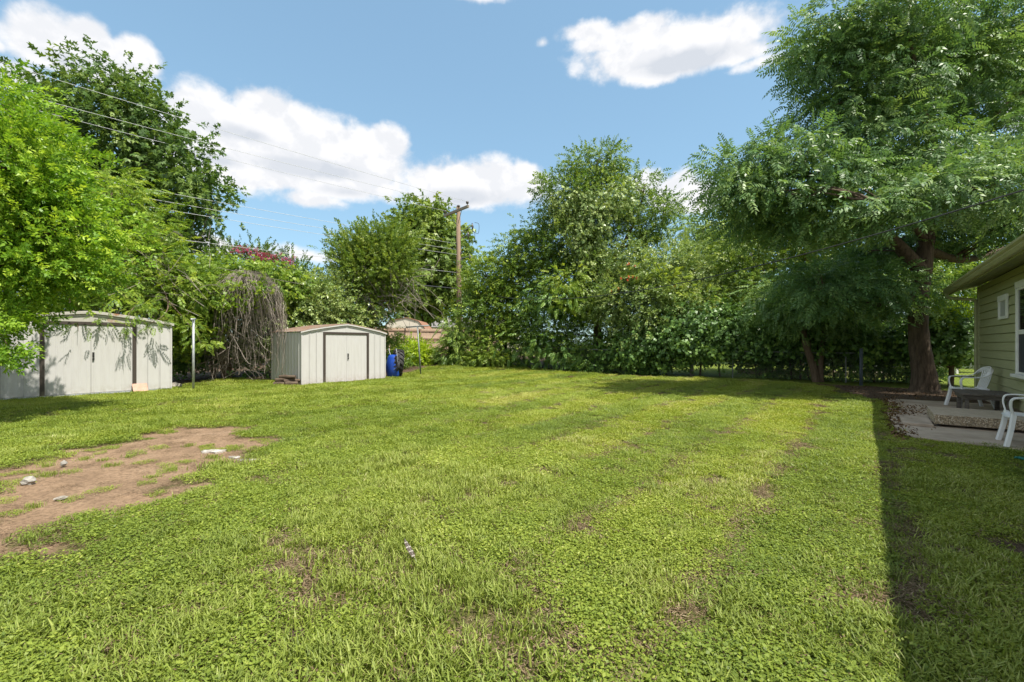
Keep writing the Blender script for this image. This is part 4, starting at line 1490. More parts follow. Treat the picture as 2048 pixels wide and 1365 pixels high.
def catenary(a, b_, sag, n=26):
    return [a.lerp(b_, i / n) - Vector((0, 0, sag * 4 * (i / n) * (1 - i / n))) for i in range(n + 1)]


far_off = Vector((-0.762, -0.648, 0)) * 46
lines = [(ins[0], 11.9, 0.55, 0.008, 'wire_pale', 'nearest of the three bare top power lines crossing the tall left tree'),
         (ins[1], 11.6, 0.55, 0.008, 'wire_pale', 'middle of the three bare top power lines crossing the tall left tree'),
         (ins[2], 12.9, 0.55, 0.008, 'wire_pale', 'farthest of the three bare top power lines crossing the tall left tree')]
for k, (hy, zz, lab) in enumerate(((489, 8.7, 'upper of the three secondary wires at the utility pole'), (501, 8.3, 'middle of the three secondary wires at the utility pole'), (511, 7.9, 'lower of the three secondary wires at the utility pole'))):
    z = CAMH + (HY - hy) / F * PY
    lines.append((Vector((PX + 0.05 * k - 0.2, PY - 0.2, z)), zz, 0.4, 0.008, 'wire_pale', lab))
z = CAMH + (HY - 546) / F * PY
lines.append((Vector((PX - 0.15, PY - 0.1, z)), 6.4, 0.3, 0.009, 'wire_pale', 'single pale wire below the secondary wires on the pole'))
z = CAMH + (HY - 578) / F * PY
lines.append((Vector((PX - 0.15, PY - 0.1, z)), 5.4, 0.25, 0.035, 'wire_dark', 'thick dark telephone cable lowest on the utility pole'))
for a, zz, sag, r_, mt, lab in lines:
    b_ = a + far_off
    b_.z = zz
    o = MB().tube(catenary(a, b_, sag), r_, 5).build('power_line', mt, None, smooth=True)
    tag(o, lab, 'power line', 'lines strung from the utility pole')
# service drop to the house, seen against the hedge and the big tree
a = Vector((PX + 0.12, PY - 0.1, CAMH + (HY - 577) / F * PY))
b_ = P(2048, 312, 7.4)
b2 = a + (b_ - a) * 1.12
o = MB().tube(catenary(a, b2, 1.45, 40), 0.014, 6).build('service_cable', 'wire_dark', None, smooth=True)
tag(o, 'dark service cable sagging from the pole across the hedge to the house', 'cable')
mst = MB().tube([(0, 0, -1.9), (0, 0, 0.12), (0.05, 0, 0.2)], 0.035, 8).build('service_mast', 'galvanized', None, loc=b2)
bpy.context.view_layer.update()
mst.parent = house
mst.matrix_parent_inverse = house.matrix_world.inverted()

# ------------------------------------------------------------------ foliage machinery
def nrm(a):
    return a / np.maximum(np.linalg.norm(a, axis=-1, keepdims=True), 1e-9)


def leaf_quad(p, a, n, l, w, fold=0.12, curl=0.10):
    """one folded, tapering leaf: four corners"""
    p, a, n = np.array(p, float), np.array(a, float), np.array(n, float)
    a = a / np.linalg.norm(a)
    n = n - a * n.dot(a)
    n = n / np.linalg.norm(n)
    s = np.cross(n, a)
    m_ = p + a * l * 0.42
    return np.array([p, m_ + s * w / 2 + n * fold * w, p + a * l - n * curl * l, m_ - s * w / 2 + n * fold * w])


def proto_pinnate(r, pairs=6, L=0.30, ll=0.085, lw=0.026, droop=0.35):
    q = []
    for i in range(pairs):
        t = (i + 0.8) / (pairs + 0.3)
        p = np.array([t * L, 0, -droop * L * t * t])
        ax = np.array([1, 0, -2 * droop * t])
        k = 1 - 0.35 * abs(t - 0.5)
        for s in (-1, 1):
            a = np.array([0.55, s * 1.0, -0.35]) + r.normal(0, 0.13, 3)
            q.append(leaf_quad(p, a, np.array([0.1, 0, 1.0]) + r.normal(0, 0.22, 3), ll * k, lw, 0.1, 0.16))
    q.append(leaf_quad([L, 0, -droop * L], ax, [0.3, 0, 1], ll * 0.9, lw))
    return np.array(q)


def proto_twig(r, nleaf=10, L=0.26, ll=0.06, lw=0.03, spread=1.0):
    q = []
    for i in range(nleaf):
        t = (i + 0.6) / nleaf
        p = np.array([t * L, 0, 0.05 * L * math.sin(t * 3)])
        ang = i * 2.4 + r.uniform(-0.4, 0.4)
        s = np.array([0.75, math.cos(ang) * spread, math.sin(ang) * spread * 0.75])
        n = np.array([-0.1, 0, 1.0]) + r.normal(0, 0.35, 3)
        q.append(leaf_quad(p, s, n, ll * r.uniform(0.7, 1.15), lw * r.uniform(0.8, 1.1)))
    q.append(leaf_quad([L, 0, 0], [1, 0, 0.1], [0, 0, 1], ll, lw))
    return np.array(q)


def proto_broad(r, nleaf=7, L=0.30, ll=0.10, lw=0.095):
    """vine shoot: wide leaves held out to the light"""
    q = []
    for i in range(nleaf):
        t = (i + 0.5) / nleaf
        p = np.array([t * L, r.normal(0, 0.04), r.normal(0, 0.03)])
        a = np.array([0.5 + r.normal(0, 0.3), r.normal(0, 0.8), -0.45 + r.normal(0, 0.25)])
        n = np.array([0.55, 0, 0.75]) + r.normal(0, 0.3, 3)
        k = r.uniform(0.6, 1.1)
        q.append(leaf_quad(p, a, n, ll * k, lw * k, 0.08, 0.12))
    return np.array(q)


def proto_lobed(r, nleaf=6, L=0.34, ll=0.15):
    q = []
    for i in range(nleaf):
        t = (i + 0.5) / nleaf
        p = np.array([t * L, 0, 0]) + r.normal(0, 0.03, 3)
        ang = i * 2.4
        a = np.array([0.6, math.cos(ang), math.sin(ang) * 0.6 - 0.3])
        a /= np.linalg.norm(a)
        n = np.array([0.1, 0, 1.0]) + r.normal(0, 0.4, 3)
        n -= a * n.dot(a)
        n /= np.linalg.norm(n)
        s = np.cross(n, a)
        k = r.uniform(0.7, 1.1)
        for (f, l_) in ((0.0, 1.0), (0.85, 0.82), (-0.85, 0.82)):
            q.append(leaf_quad(p, a * math.cos(f) + s * math.sin(f), n, ll * k * l_, ll * k * 0.42, 0.1, 0.1))
    return np.array(q)


pr_rng = np.random.default_rng(21)
PROTO = {
    'pistache': [proto_pinnate(pr_rng, 6, 0.34, 0.115, 0.040, 0.30) for _ in range(5)],
    'feather': [proto_pinnate(pr_rng, 6, 0.32, 0.105, 0.044, 0.2) for _ in range(5)],
    'ailanthus': [proto_pinnate(pr_rng, 8, 0.55, 0.16, 0.062, 0.25) for _ in range(5)],
    'privet': [proto_twig(pr_rng, 10, 0.26, 0.090, 0.044) for _ in range(6)],
    'elm': [proto_twig(pr_rng, 9, 0.34, 0.12, 0.068) for _ in range(6)],
    'crape': [proto_twig(pr_rng, 11, 0.36, 0.105, 0.060, 0.8) for _ in range(6)],
    'maple': [proto_lobed(pr_rng, 6, 0.36, 0.19) for _ in range(6)],
    'sycamore': [proto_lobed(pr_rng, 6, 0.44, 0.21) for _ in range(6)],
    'vine': [proto_broad(pr_rng, 8, 0.36, 0.135, 0.115) for _ in range(6)],
    'grape': [proto_broad(pr_rng, 7, 0.36, 0.14, 0.135) for _ in range(6)],
    'flower': [proto_broad(pr_rng, 9, 0.16, 0.065, 0.055) for _ in range(4)],
    'litter': [proto_broad(pr_rng, 4, 0.10, 0.075, 0.04) for _ in range(4)],
}


def sprays_mesh(name, mat, parent, kind, pos, axis_, up, scale, tint, r):
    """merge many sprays of leaves into one mesh"""
    protos = PROTO[kind]
    x = nrm(axis_)
    z = nrm(up - x * (up * x).sum(1, keepdims=True))
    y = np.cross(z, x)
    which = r.integers(0, len(protos), len(pos))
    cos, tts = [], []
    for k, pr in enumerate(protos):
        m_ = which == k
        if not m_.any():
            continue
        M = np.stack([x[m_], y[m_], z[m_]], 1)               # rows
        q = np.einsum('kvc,mcd->mkvd', pr, M) * scale[m_][:, None, None, None] + pos[m_][:, None, None, :]
        cos.append(q.reshape(-1, 3))
        t = tint[m_][:, None] + r.normal(0, 0.10, (m_.sum(), len(pr)))
        tts.append(t.ravel())
    co = np.concatenate(cos)
    t = np.clip(np.concatenate(tts), 0, 1).astype(np.float32)
    quads = np.arange(len(co), dtype=np.int32).reshape(-1, 4)
    me = bpy.data.meshes.new(name)
    fill_quads(me, co, quads)
    at = me.attributes.new('tint', 'FLOAT', 'FACE')
    at.data.foreach_set('value', t)
    me.materials.append(MATS[mat])
    o = bpy.data.objects.new(name, me)
    COL.objects.link(o)
    if parent:
        o.parent = parent
    return o


LEAFCOUNT = [0]


def blobs_world(blobs):
    out = []
    for bl in blobs:
        px, py, rx, ry, Y = bl[:5]
        c = P(px, py, Y)
        a, b__ = rx / F * Y, ry / F * Y
        d = bl[5] if len(bl) > 5 else 0.85 * a
        out.append((np.array(c), np.array([a, d, b__])))
    return out


def crown(parent, name, mat, kind, blobs, leaves, r, sub=0.5, per=16, scale=1.0, droop=0.2, horiz=0.5, shell=(0.45, 1.0), base_tint=0.45, tint_var=0.16, top_light=0.0, upward=0.6, outward=0.7, floor=0.15):
    """leaf sprays gathered into boughs over the surface and inside of a set of ellipsoids"""
    bw = blobs_world(blobs)
    area = np.array([(rr[0] * rr[1] + rr[0] * rr[2] + rr[1] * rr[2]) for _, rr in bw])
    area = area / area.sum()
    nsp = max(1, int(leaves / len(PROTO[kind][0])))
    nsub = max(1, nsp // per)
    pos, ax, up, tn = [], [], [], []
    tips = []
    for (c, rr), wgt in zip(bw, area):
        k = max(1, int(round(nsub * wgt)))
        d = nrm(r.normal(0, 1, (k, 3)))
        rad = shell[0] + (shell[1] - shell[0]) * np.sqrt(r.random(k))
        cc = c + d * rr * rad[:, None]
        on = nrm(d / rr)
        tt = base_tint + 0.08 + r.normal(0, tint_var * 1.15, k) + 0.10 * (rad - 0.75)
        tips.append(cc)
        s_ = sub * (0.7 + 0.6 * r.random(k))
        off = np.clip(r.normal(0, 1, (k, per, 3)), -1.7, 1.7) * s_[:, None, None]
        off[:, :, 2] *= horiz
        p_ = cc[:, None, :] + off
        a_ = nrm(off) * 0.8 + on[:, None, :] * outward + np.array([0, 0, -droop * 2.2]) + r.normal(0, 0.35, (k, per, 3))
        u_ = np.array([0, 0, upward]) + on[:, None, :] * 1.0 + r.normal(0, 0.35, (k, per, 3))
        pos.append(p_.reshape(-1, 3))
        ax.append(a_.reshape(-1, 3))
        up.append(u_.reshape(-1, 3))
        tn.append(np.repeat(tt, per) + r.normal(0, 0.06, k * per))
    pos, ax, up, tn = map(np.concatenate, (pos, ax, up, tn))
    ok = pos[:, 2] > terrain(pos[:, 0], pos[:, 1]) + floor
    # nothing grows through the sheds or the house
    for (ox, W_, D_, hz) in ((loc1, 3.60, 2.4, 2.35), (loc2, 3.42, 2.2, 2.2)):
        rel = pos - np.array(ox)
        lx = rel[:, 0] * so.x + rel[:, 1] * so.y
        ly = rel[:, 0] * sn.x + rel[:, 1] * sn.y
        ok &= ~((lx > -0.05) & (lx < W_ + 0.05) & (ly > -0.02) & (ly < D_ + 0.1) & (rel[:, 2] < hz))
    u_, w_ = uv_of(pos[:, 0], pos[:, 1])
    ok &= ~((w_ > HW - EO - 0.25) & (u_ < re_u + 0.25) & (pos[:, 2] < 3.1 + (w_ - HW) * 0.25))
    pos, ax, up, tn = pos[ok], ax[ok], up[ok], tn[ok]
    sc = scale * (0.75 + 0.5 * r.random(len(pos)))
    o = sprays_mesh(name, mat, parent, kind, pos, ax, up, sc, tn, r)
    LEAFCOUNT[0] += len(o.data.polygons)
    return o, np.concatenate(tips)


def limb(parent, name, pts, radii, mat, n=9, jit=0.05, sub=4):
    path = curve_pts(pts, sub)
    k = len(path)
    rad = [float(np.interp(i / (k - 1), np.linspace(0, 1, len(radii)), radii)) for i in range(k)]
    return MB().tube(path, rad, n, jitter=jit).build(name, mat, parent, smooth=True)


def branches(parent, starts, tips, r, mat, count, r0=0.035, name='branches'):
    """thin boughs reaching from the limbs into the leaf clumps"""
    if len(tips) == 0:
        return
    tubes = []
    sel = r.choice(len(tips), min(count, len(tips)), replace=False)
    S = np.array([tuple(s) for s in starts])
    for i in sel:
        t = tips[i]
        d = np.linalg.norm((S - t) * np.array([1, 1, 1.3]), axis=1) + np.where(S[:, 2] > t[2] + 0.3, 2.0, 0)
        s = S[np.argmin(d)]
        L = np.linalg.norm(t - s)
        if L < 0.2:
            continue
        mid = s * 0.5 + t * 0.5 + np.array([r.normal(0, 0.08), r.normal(0, 0.08), 0.05 + abs(r.normal(0, 0.06))]) * L
        path = [Vector(s), Vector(s * 0.7 + mid * 0.3 + r.normal(0, 0.02 * L, 3)), Vector(mid), Vector(mid * 0.4 + t * 0.6 + r.normal(0, 0.02 * L, 3)), Vector(t)]
        k = min(1.6, 0.6 + L * 0.25)
        tubes.append((path, [r0 * k, r0 * 0.8 * k, r0 * 0.55 * k, r0 * 0.35 * k, r0 * 0.15 * k]))
    if len(tubes) <= 14:
        for pth, rd in tubes:
            MB().tube(pth, rd, 5, cap=False).build('branch', mat, parent, smooth=True)
        return
    mb = MB()
    for pth, rd in tubes:
        mb.tube(pth, rd, 5, cap=False)
    mb.build(name, mat, parent, smooth=True)['kind'] = 'stuff'


def plant(name, label, cat, base, limbs, barkm, crowns, seed, nbranch=0, r0=0.03, group=None):
    """limbs: list of (points, radii); first is the trunk. crowns: list of dicts for crown()"""
    r = np.random.default_rng(seed)
    t = thing(name, label, cat, (0, 0, 0), 0, group)
    starts = []
    for i, (pts, rad) in enumerate(limbs):
        limb(t, 'trunk' if i == 0 else 'limb', pts, rad, barkm)
        starts += curve_pts(pts, 4)[(2 if i == 0 else 1):]
    for i, cd in enumerate(crowns):
        cd = dict(cd)
        o, tips = crown(t, cd.pop('name', 'crown'), cd.pop('mat'), cd.pop('kind'), cd.pop('blobs'), cd.pop('leaves'), r, **cd)
        if i == 0 and nbranch and starts:
            branches(t, starts, tips, r, barkm, nbranch, r0)
    return t


def gpt(px, py, Y):
    """foot of a trunk at depth Y: on the terrain"""
    x = (px - HX) / F * Y
    return Vector((x, Y, tz(x, Y) - 0.08))


# ------------------------------------------------------------------ trees and shrubs, left to right
# bright broad-leaved tree at the left edge
b0 = gpt(-130, 0, 8.6)
plant('privet_tree', 'bright yellow-green tree filling the left edge in front of the long shed', 'tree', b0,
      [([b0, P(-125, 640, 8.6), P(-110, 560, 8.6), P(-95, 450, 8.6), P(-80, 330, 8.6)], [0.16, 0.13, 0.11, 0.08, 0.03]),
       ([P(-118, 600, 8.6), P(-60, 560, 8.4), P(20, 520, 8.3), P(90, 470, 8.4)], [0.07, 0.05, 0.04, 0.015]),
       ([P(-105, 520, 8.6), P(-40, 430, 8.4), P(10, 330, 8.3), P(25, 240, 8.4)], [0.07, 0.05, 0.035, 0.012]),
       ([P(-118, 610, 8.6), P(-60, 620, 8.0), P(-15, 650, 7.9), P(15, 690, 7.9)], [0.05, 0.035, 0.02, 0.006])],
      'bark_brown',
      [dict(mat='leaf_bright', kind='privet', leaves=76000, sub=0.30, per=14, scale=1.0, base_tint=0.48, tint_var=0.2, shell=(0.35, 1.0), horiz=0.55, droop=0.05,
            blobs=[(-70, 420, 190, 230, 8.6, 1.5), (5, 270, 62, 95, 8.5), (40, 360, 95, 110, 8.5), (75, 470, 105, 110, 8.6), (50, 540, 95, 50, 8.5), (-90, 600, 60, 70, 8.2),
                   (150, 480, 52, 60, 8.9), (112, 525, 50, 36, 8.8), (-10, 205, 40, 50, 8.6), (118, 405, 40, 60, 8.8)]),
       dict(mat='leaf_bright', kind='privet', leaves=2600, sub=0.12, per=8, base_tint=0.5, blobs=[(2, 690, 14, 16, 7.9, 0.2), (0, 640, 22, 22, 7.9, 0.2), (14, 712, 12, 6, 7.9, 0.1)], droop=0.2)],
      101, nbranch=60, r0=0.022)

# tall sycamore behind
b0 = gpt(262, 0, 20.5)
plant('sycamore_tree', 'tall dark green open-crowned tree rising behind the long shed', 'tree', b0,
      [([b0, P(264, 560, 20.5), P(268, 470, 20.5), P(270, 370, 20.5), P(255, 260, 20.5), P(215, 190, 20.5)], [0.26, 0.22, 0.20, 0.16, 0.10, 0.04]),
       ([P(266, 520, 20.5), P(244, 440, 20.5), P(225, 350, 20.6), P(150, 260, 20.8)], [0.18, 0.14, 0.09, 0.03]),
       ([P(268, 480, 20.5), P(310, 440, 20.2), P(350, 390, 20), P(410, 380, 20)], [0.11, 0.08, 0.05, 0.02]),
       ([P(266, 520, 20.5), P(310, 490, 20.2), P(360, 470, 20), P(400, 480, 20)], [0.09, 0.06, 0.04, 0.015]),
       ([P(270, 380, 20.5), P(300, 310, 20.3), P(330, 260, 20.2)], [0.10, 0.06, 0.02])],
      'bark_grey',
      [dict(mat='leaf_sycamore', kind='sycamore', leaves=82000, sub=0.50, per=7, scale=0.95, base_tint=0.45, tint_var=0.17, shell=(0.30, 1.0), horiz=0.8, droop=0.12,
            blobs=[(200, 320, 120, 110, 20.5), (120, 240, 60, 70, 20.8), (285, 290, 70, 90, 20.3), (225, 200, 70, 60, 20.5), (140, 160, 18, 30, 20.6), (40, 170, 22, 22, 20.8), (235, 165, 16, 24, 20.5), (290, 190, 22, 26, 20.5),
                   (345, 320, 45, 60, 20.2), (390, 375, 52, 36, 20), (330, 430, 60, 50, 20.2), (220, 420, 90, 80, 20.6), (400, 400, 40, 22, 19.8), (350, 505, 50, 28, 20), (300, 470, 50, 40, 20), (75, 215, 40, 40, 20.8), (380, 300, 20, 24, 20)])],
      102, nbranch=110, r0=0.045)

# feathery compound-leaved tree over the long shed
b0 = gpt(150, 0, 16.6)
plant('ash_tree', 'light green feathery-leaved tree arching over the long shed', 'tree', b0,
      [([b0, P(165, 640, 16.2), P(185, 560, 15.8), P(215, 460, 15.5), P(225, 370, 15.4)], [0.14, 0.12, 0.10, 0.07, 0.02]),
       ([P(175, 600, 16), P(240, 560, 15.4), P(310, 540, 15.2), P(360, 560, 15.2)], [0.08, 0.06, 0.04, 0.015]),
       ([P(180, 590, 16), P(130, 560, 14.8), P(90, 560, 14.2)], [0.07, 0.05, 0.02]),
       ([P(250, 555, 15.4), P(275, 600, 14.4), P(258, 628, 13.2), P(248, 662, 12.65)], [0.05, 0.03, 0.012, 0.003]),
       ([P(130, 560, 14.8), P(140, 605, 13.4), P(152, 634, 12.3), P(158, 664, 11.95)], [0.04, 0.025, 0.012, 0.003]),
       ([P(310, 540, 15.2), P(335, 600, 14.6), P(330, 628, 13.9), P(300, 648, 13.1)], [0.03, 0.02, 0.010, 0.003]),
       ([P(335, 600, 14.6), P(370, 640, 14.4), P(395, 672, 14.3), P(405, 700, 14.4)], [0.02, 0.012, 0.008, 0.003])],
      'bark_brown',
      [dict(mat='leaf_feather', kind='feather', leaves=90000, sub=0.42, per=10, scale=1.05, base_tint=0.46, tint_var=0.2, shell=(0.45, 1.0), horiz=0.45, droop=0.12,
            blobs=[(215, 395, 52, 62, 15.4), (250, 465, 75, 58, 15.4), (175, 520, 95, 55, 15.2), (300, 530, 70, 48, 15.4), (230, 585, 110, 40, 15.0), (90, 590, 80, 45, 14.4), (345, 575, 65, 42, 15.6), (140, 450, 50, 60, 15.6), (395, 560, 40, 34, 16)]),
       dict(mat='leaf_feather', kind='feather', leaves=6500, sub=0.14, per=7, scale=0.62, base_tint=0.42, droop=0.3, blobs=[(245, 632, 36, 10, 13.1, 0.3), (285, 622, 46, 14, 13.6, 0.4), (248, 652, 8, 16, 12.65, 0.1), (85, 632, 18, 14, 11.75, 0.2), (345, 630, 40, 18, 14.4, 0.4), (150, 640, 28, 10, 12.1, 0.2), (200, 636, 30, 9, 12.5, 0.2), (300, 640, 24, 10, 13.1, 0.2), (160, 655, 8, 12, 11.95, 0.08), (385, 660, 24, 18, 14.3, 0.3), (400, 690, 20, 12, 14.4, 0.2)])],
      103, nbranch=90, r0=0.025)

# thicket between the sheds: leafy top over dark shade, trunks and hanging dead vines
b0 = gpt(455, 0, 17.8)
plant('hackberry_tree', 'gnarled tree smothered in vines between the two sheds', 'tree', b0,
      [([b0, P(448, 700, 17.8), P(440, 650, 17.8), P(452, 590, 17.8), P(470, 550, 17.8)], [0.22, 0.17, 0.13, 0.10, 0.04]),
       ([P(443, 670, 17.8), P(420, 610, 17.6), P(390, 570, 17.4)], [0.09, 0.06, 0.02]),
       ([P(446, 620, 17.8), P(500, 580, 18), P(550, 570, 18.2)], [0.09, 0.06, 0.02]),
       ([gpt(428, 0, 18.3), P(425, 700, 18.3), P(432, 640, 18.3), P(410, 590, 18.2)], [0.10, 0.08, 0.06, 0.02])],
      'bark_brown',
      [dict(mat='leaf_feather', kind='vine', leaves=42000, sub=0.42, per=10, scale=0.95, base_tint=0.42, tint_var=0.22, shell=(0.55, 1.0), horiz=0.45, droop=0.15,
            blobs=[(440, 556, 60, 24, 18.2), (540, 566, 30, 24, 18.2), (400, 590, 60, 48, 17.4), (545, 580, 45, 36, 18.6), (380, 630, 40, 36, 16.6), (462, 592, 22, 16, 16.5, 0.3), (530, 572, 16, 10, 16.4, 0.3), (365, 670, 30, 26, 16.2), (500, 556, 40, 18, 18.6), (440, 610, 30, 45, 17.6)]),
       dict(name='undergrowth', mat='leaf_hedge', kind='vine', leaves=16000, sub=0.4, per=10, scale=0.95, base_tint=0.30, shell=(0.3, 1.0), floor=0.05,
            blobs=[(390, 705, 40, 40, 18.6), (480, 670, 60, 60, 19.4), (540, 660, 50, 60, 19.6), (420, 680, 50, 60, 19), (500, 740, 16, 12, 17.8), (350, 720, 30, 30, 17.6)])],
      104, nbranch=50, r0=0.022)

# dead vine tangle hanging like a dome
r = np.random.default_rng(55)
mb = MB()
for i in range(330):
    px0 = r.normal(492, 26)
    py0 = 535 + abs(px0 - 492) * 0.55 + r.uniform(0, 26)
    Y0 = 17.0 + r.normal(0, 0.25)
    reach = r.normal(0, 1)
    side = 1 if r.random() < 0.62 else -1
    spread = abs(r.normal(22, 26)) * side + (px0 - 492) * 0.9
    spread = min(spread, 566 - px0)
    drop = r.uniform(50, 190)
    p0 = P(px0, py0, Y0)
    p1 = P(px0 + spread * 0.55, py0 + drop * 0.16 - 6, Y0 - 0.35 - abs(r.normal(0, 0.15)))
    p2 = P(px0 + spread * 0.95 + r.normal(0, 4), py0 + drop * 0.55, Y0 - 0.5 - abs(r.normal(0, 0.2)))
    p3 = P(px0 + spread * 1.0 + max(-30, min(8, r.normal(0, 12))), min(py0 + drop, 750), Y0 - 0.45 + r.normal(0, 0.2))
    path = [p + Vector(r.normal(0, 0.03, 3)) for p in curve_pts([p0, p1, p2, p3], 4)]
    rd = r.uniform(0.004, 0.0095)
    mb.tube(path, [rd] * 6 + [rd * 0.7] * (len(path) - 6), 3, cap=False)
for i in range(150):
    px0, py0 = r.uniform(415, 530), r.uniform(590, 735)
    Y0 = 16.9 + r.normal(0, 0.3)
    p0 = P(px0, py0, Y0)
    p1 = p0 + Vector((r.normal(0, 0.5), r.normal(0, 0.15), r.normal(-0.3, 0.35)))
    p2 = p1 + Vector((r.normal(0, 0.4), r.normal(0, 0.15), r.normal(-0.3, 0.3)))
    path = curve_pts([p0, p1, p2], 4)
    path = [Vector((p.x, p.y, max(p.z, 0.05))) for p in path]
    mb.tube(path, 0.008, 3, cap=False)
o = mb.build('dead_vine', 'vine_grey', None)
tag(o, 'grey dome of leafless dead vines hanging between the sheds', 'dead vine')
mb = MB()
for i in range(170):
    px0, py0 = r.normal(260, 55), r.normal(560, 34)
    Y0 = 14.9 + r.normal(0, 0.4)
    p0 = P(px0, py0, Y0)
    p1 = p0 + Vector((r.normal(0.2, 0.5), r.normal(-0.1, 0.2), r.normal(0.0, 0.3)))
    p2 = p1 + Vector((r.normal(0.2, 0.5), r.normal(0, 0.2), r.normal(-0.25, 0.3)))
    mb.tube(curve_pts([p0, p1, p2], 4), 0.007, 3, cap=False)
o = mb.build('dead_vine', 'vine_grey', None)
tag(o, 'sparse grey dead vine stems threaded through the feathery tree', 'dead vine')

# pink-flowering crape myrtle behind
b0 = gpt(520, 0, 23)
plant('crape_myrtle', 'crape myrtle topped with pink blossom behind the dead vines', 'tree', b0,
      [([b0, P(520, 640, 23), P(515, 560, 23), P(505, 520, 23)], [0.09, 0.08, 0.05, 0.02]), ([P(520, 640, 23), P(560, 570, 23), P(570, 540, 23)], [0.06, 0.04, 0.015]), ([P(522, 650, 23), P(590, 590, 23), P(618, 560, 23)], [0.05, 0.035, 0.012])],
      'bark_grey',
      [dict(mat='leaf_sycamore', kind='crape', leaves=15000, sub=0.35, per=8, base_tint=0.4, horiz=0.9, droop=-0.25, blobs=[(440, 525, 40, 24, 23), (490, 522, 50, 24, 23), (560, 550, 55, 28, 23), (605, 570, 40, 30, 23), (640, 590, 30, 26, 23), (420, 515, 14, 16, 23)]),
       dict(name='blossom', mat='petal_pink', kind='flower', leaves=1900, sub=0.13, per=6, scale=1.1, base_tint=0.5, droop=-0.2, shell=(0.6, 1.0), blobs=[(508, 512, 26, 9, 22.2), (542, 522, 30, 11, 22.0), (488, 504, 14, 7, 22.4), (572, 530, 16, 8, 22.0)])],
      105, nbranch=40, r0=0.02)

# vine-covered bank behind the second shed
b0 = gpt(640, 0, 20)
plant('trumpet_vine', 'pale green vine bank heaped behind the brown-roofed shed', 'shrub', b0,
      [([b0, P(640, 690, 20), P(630, 640, 20)], [0.06, 0.05, 0.02]), ([gpt(590, 0, 19.4), P(592, 690, 19.4), P(575, 630, 19.2)], [0.05, 0.04, 0.02])],
      'bark_brown',
      [dict(mat='leaf_vine', kind='elm', leaves=33000, sub=0.36, per=9, base_tint=0.48, tint_var=0.22, shell=(0.5, 1.0),
            blobs=[(590, 600, 55, 42, 19.4), (640, 605, 55, 38, 20), (690, 640, 50, 34, 20.4), (560, 650, 34, 46, 18.7), (620, 645, 60, 40, 19.6), (665, 575, 24, 22, 20.4), (572, 690, 22, 34, 18.2)])],
      106, nbranch=30, r0=0.015)

# bushy multi-stem tree beside the pole
b0 = gpt(742, 0, 21.5)
plant('crape_myrtle', 'bushy upright crape myrtle without flowers behind the brown-roofed shed', 'tree', b0,
      [([b0, P(742, 660, 21.5), P(748, 600, 21.5), P(750, 540, 21.5), P(765, 490, 21.5)], [0.13, 0.11, 0.09, 0.06, 0.02]),
       ([gpt(722, 0, 21.7), P(722, 650, 21.7), P(716, 590, 21.7), P(705, 530, 21.7)], [0.10, 0.085, 0.06, 0.02]),
       ([P(745, 640, 21.5), P(775, 590, 21.4), P(800, 540, 21.3)], [0.06, 0.04, 0.015])],
      'bark_brown',
      [dict(mat='leaf_crape', kind='crape', leaves=60000, sub=0.34, per=9, base_tint=0.46, tint_var=0.17, horiz=0.9, droop=-0.15, shell=(0.4, 1.0),
            blobs=[(728, 500, 40, 36, 21.5), (780, 490, 42, 30, 21.4), (715, 555, 40, 45, 21.6), (780, 540, 50, 48, 21.4), (690, 520, 20, 36, 21.6), (735, 600, 50, 36, 21.5), (740, 535, 50, 40, 21.2), (715, 640, 36, 30, 21.8)])],
      107, nbranch=70, r0=0.022)
r = np.random.default_rng(66)
mb = MB()
for i in range(90):
    px0, py0 = r.uniform(690, 830), r.uniform(540, 610)
    Y0 = 20.9 + r.normal(0, 0.2)
    p0 = P(px0, py0, Y0)
    p1 = p0 + Vector((r.normal(0.25, 0.5), r.normal(-0.1, 0.15), r.normal(0.0, 0.3)))
    p2 = p1 + Vector((r.normal(0.3, 0.4), r.normal(0, 0.15), r.normal(-0.7, 0.4)))
    mb.tube(curve_pts([p0, p1, p2], 4), 0.010, 3, cap=False)
o = mb.build('dead_vine', 'vine_grey', None)
tag(o, 'grey dead vine stems drooping from the crape myrtle near the pole', 'dead vine')

# big round maple far behind
b0 = gpt(850, 0, 44)
plant('maple_tree', 'large rounded maple far behind the wooden fence', 'tree', b0,
      [([b0, P(850, 640, 44), P(848, 560, 44), P(846, 470, 44)], [0.35, 0.30, 0.22, 0.06]), ([P(850, 640, 44), P(885, 625, 43.5), P(920, 600, 43)], [0.2, 0.13, 0.04]), ([P(850, 620, 44), P(810, 560, 44), P(800, 500, 44)], [0.16, 0.1, 0.03])],
      'bark_dark',
      [dict(mat='leaf_maple', kind='maple', leaves=74000, sub=0.85, per=10, scale=2.0, base_tint=0.45, tint_var=0.18, shell=(0.4, 1.0), horiz=0.8,
            blobs=[(845, 480, 66, 58, 44, 2.6), (872, 540, 56, 60, 44, 2.4), (812, 530, 46, 66, 44, 2.2), (885, 590, 44, 44, 43.5), (848, 436, 36, 18, 44), (830, 590, 50, 50, 44), (900, 490, 26, 40, 43.5)])],
      108, nbranch=40, r0=0.07)

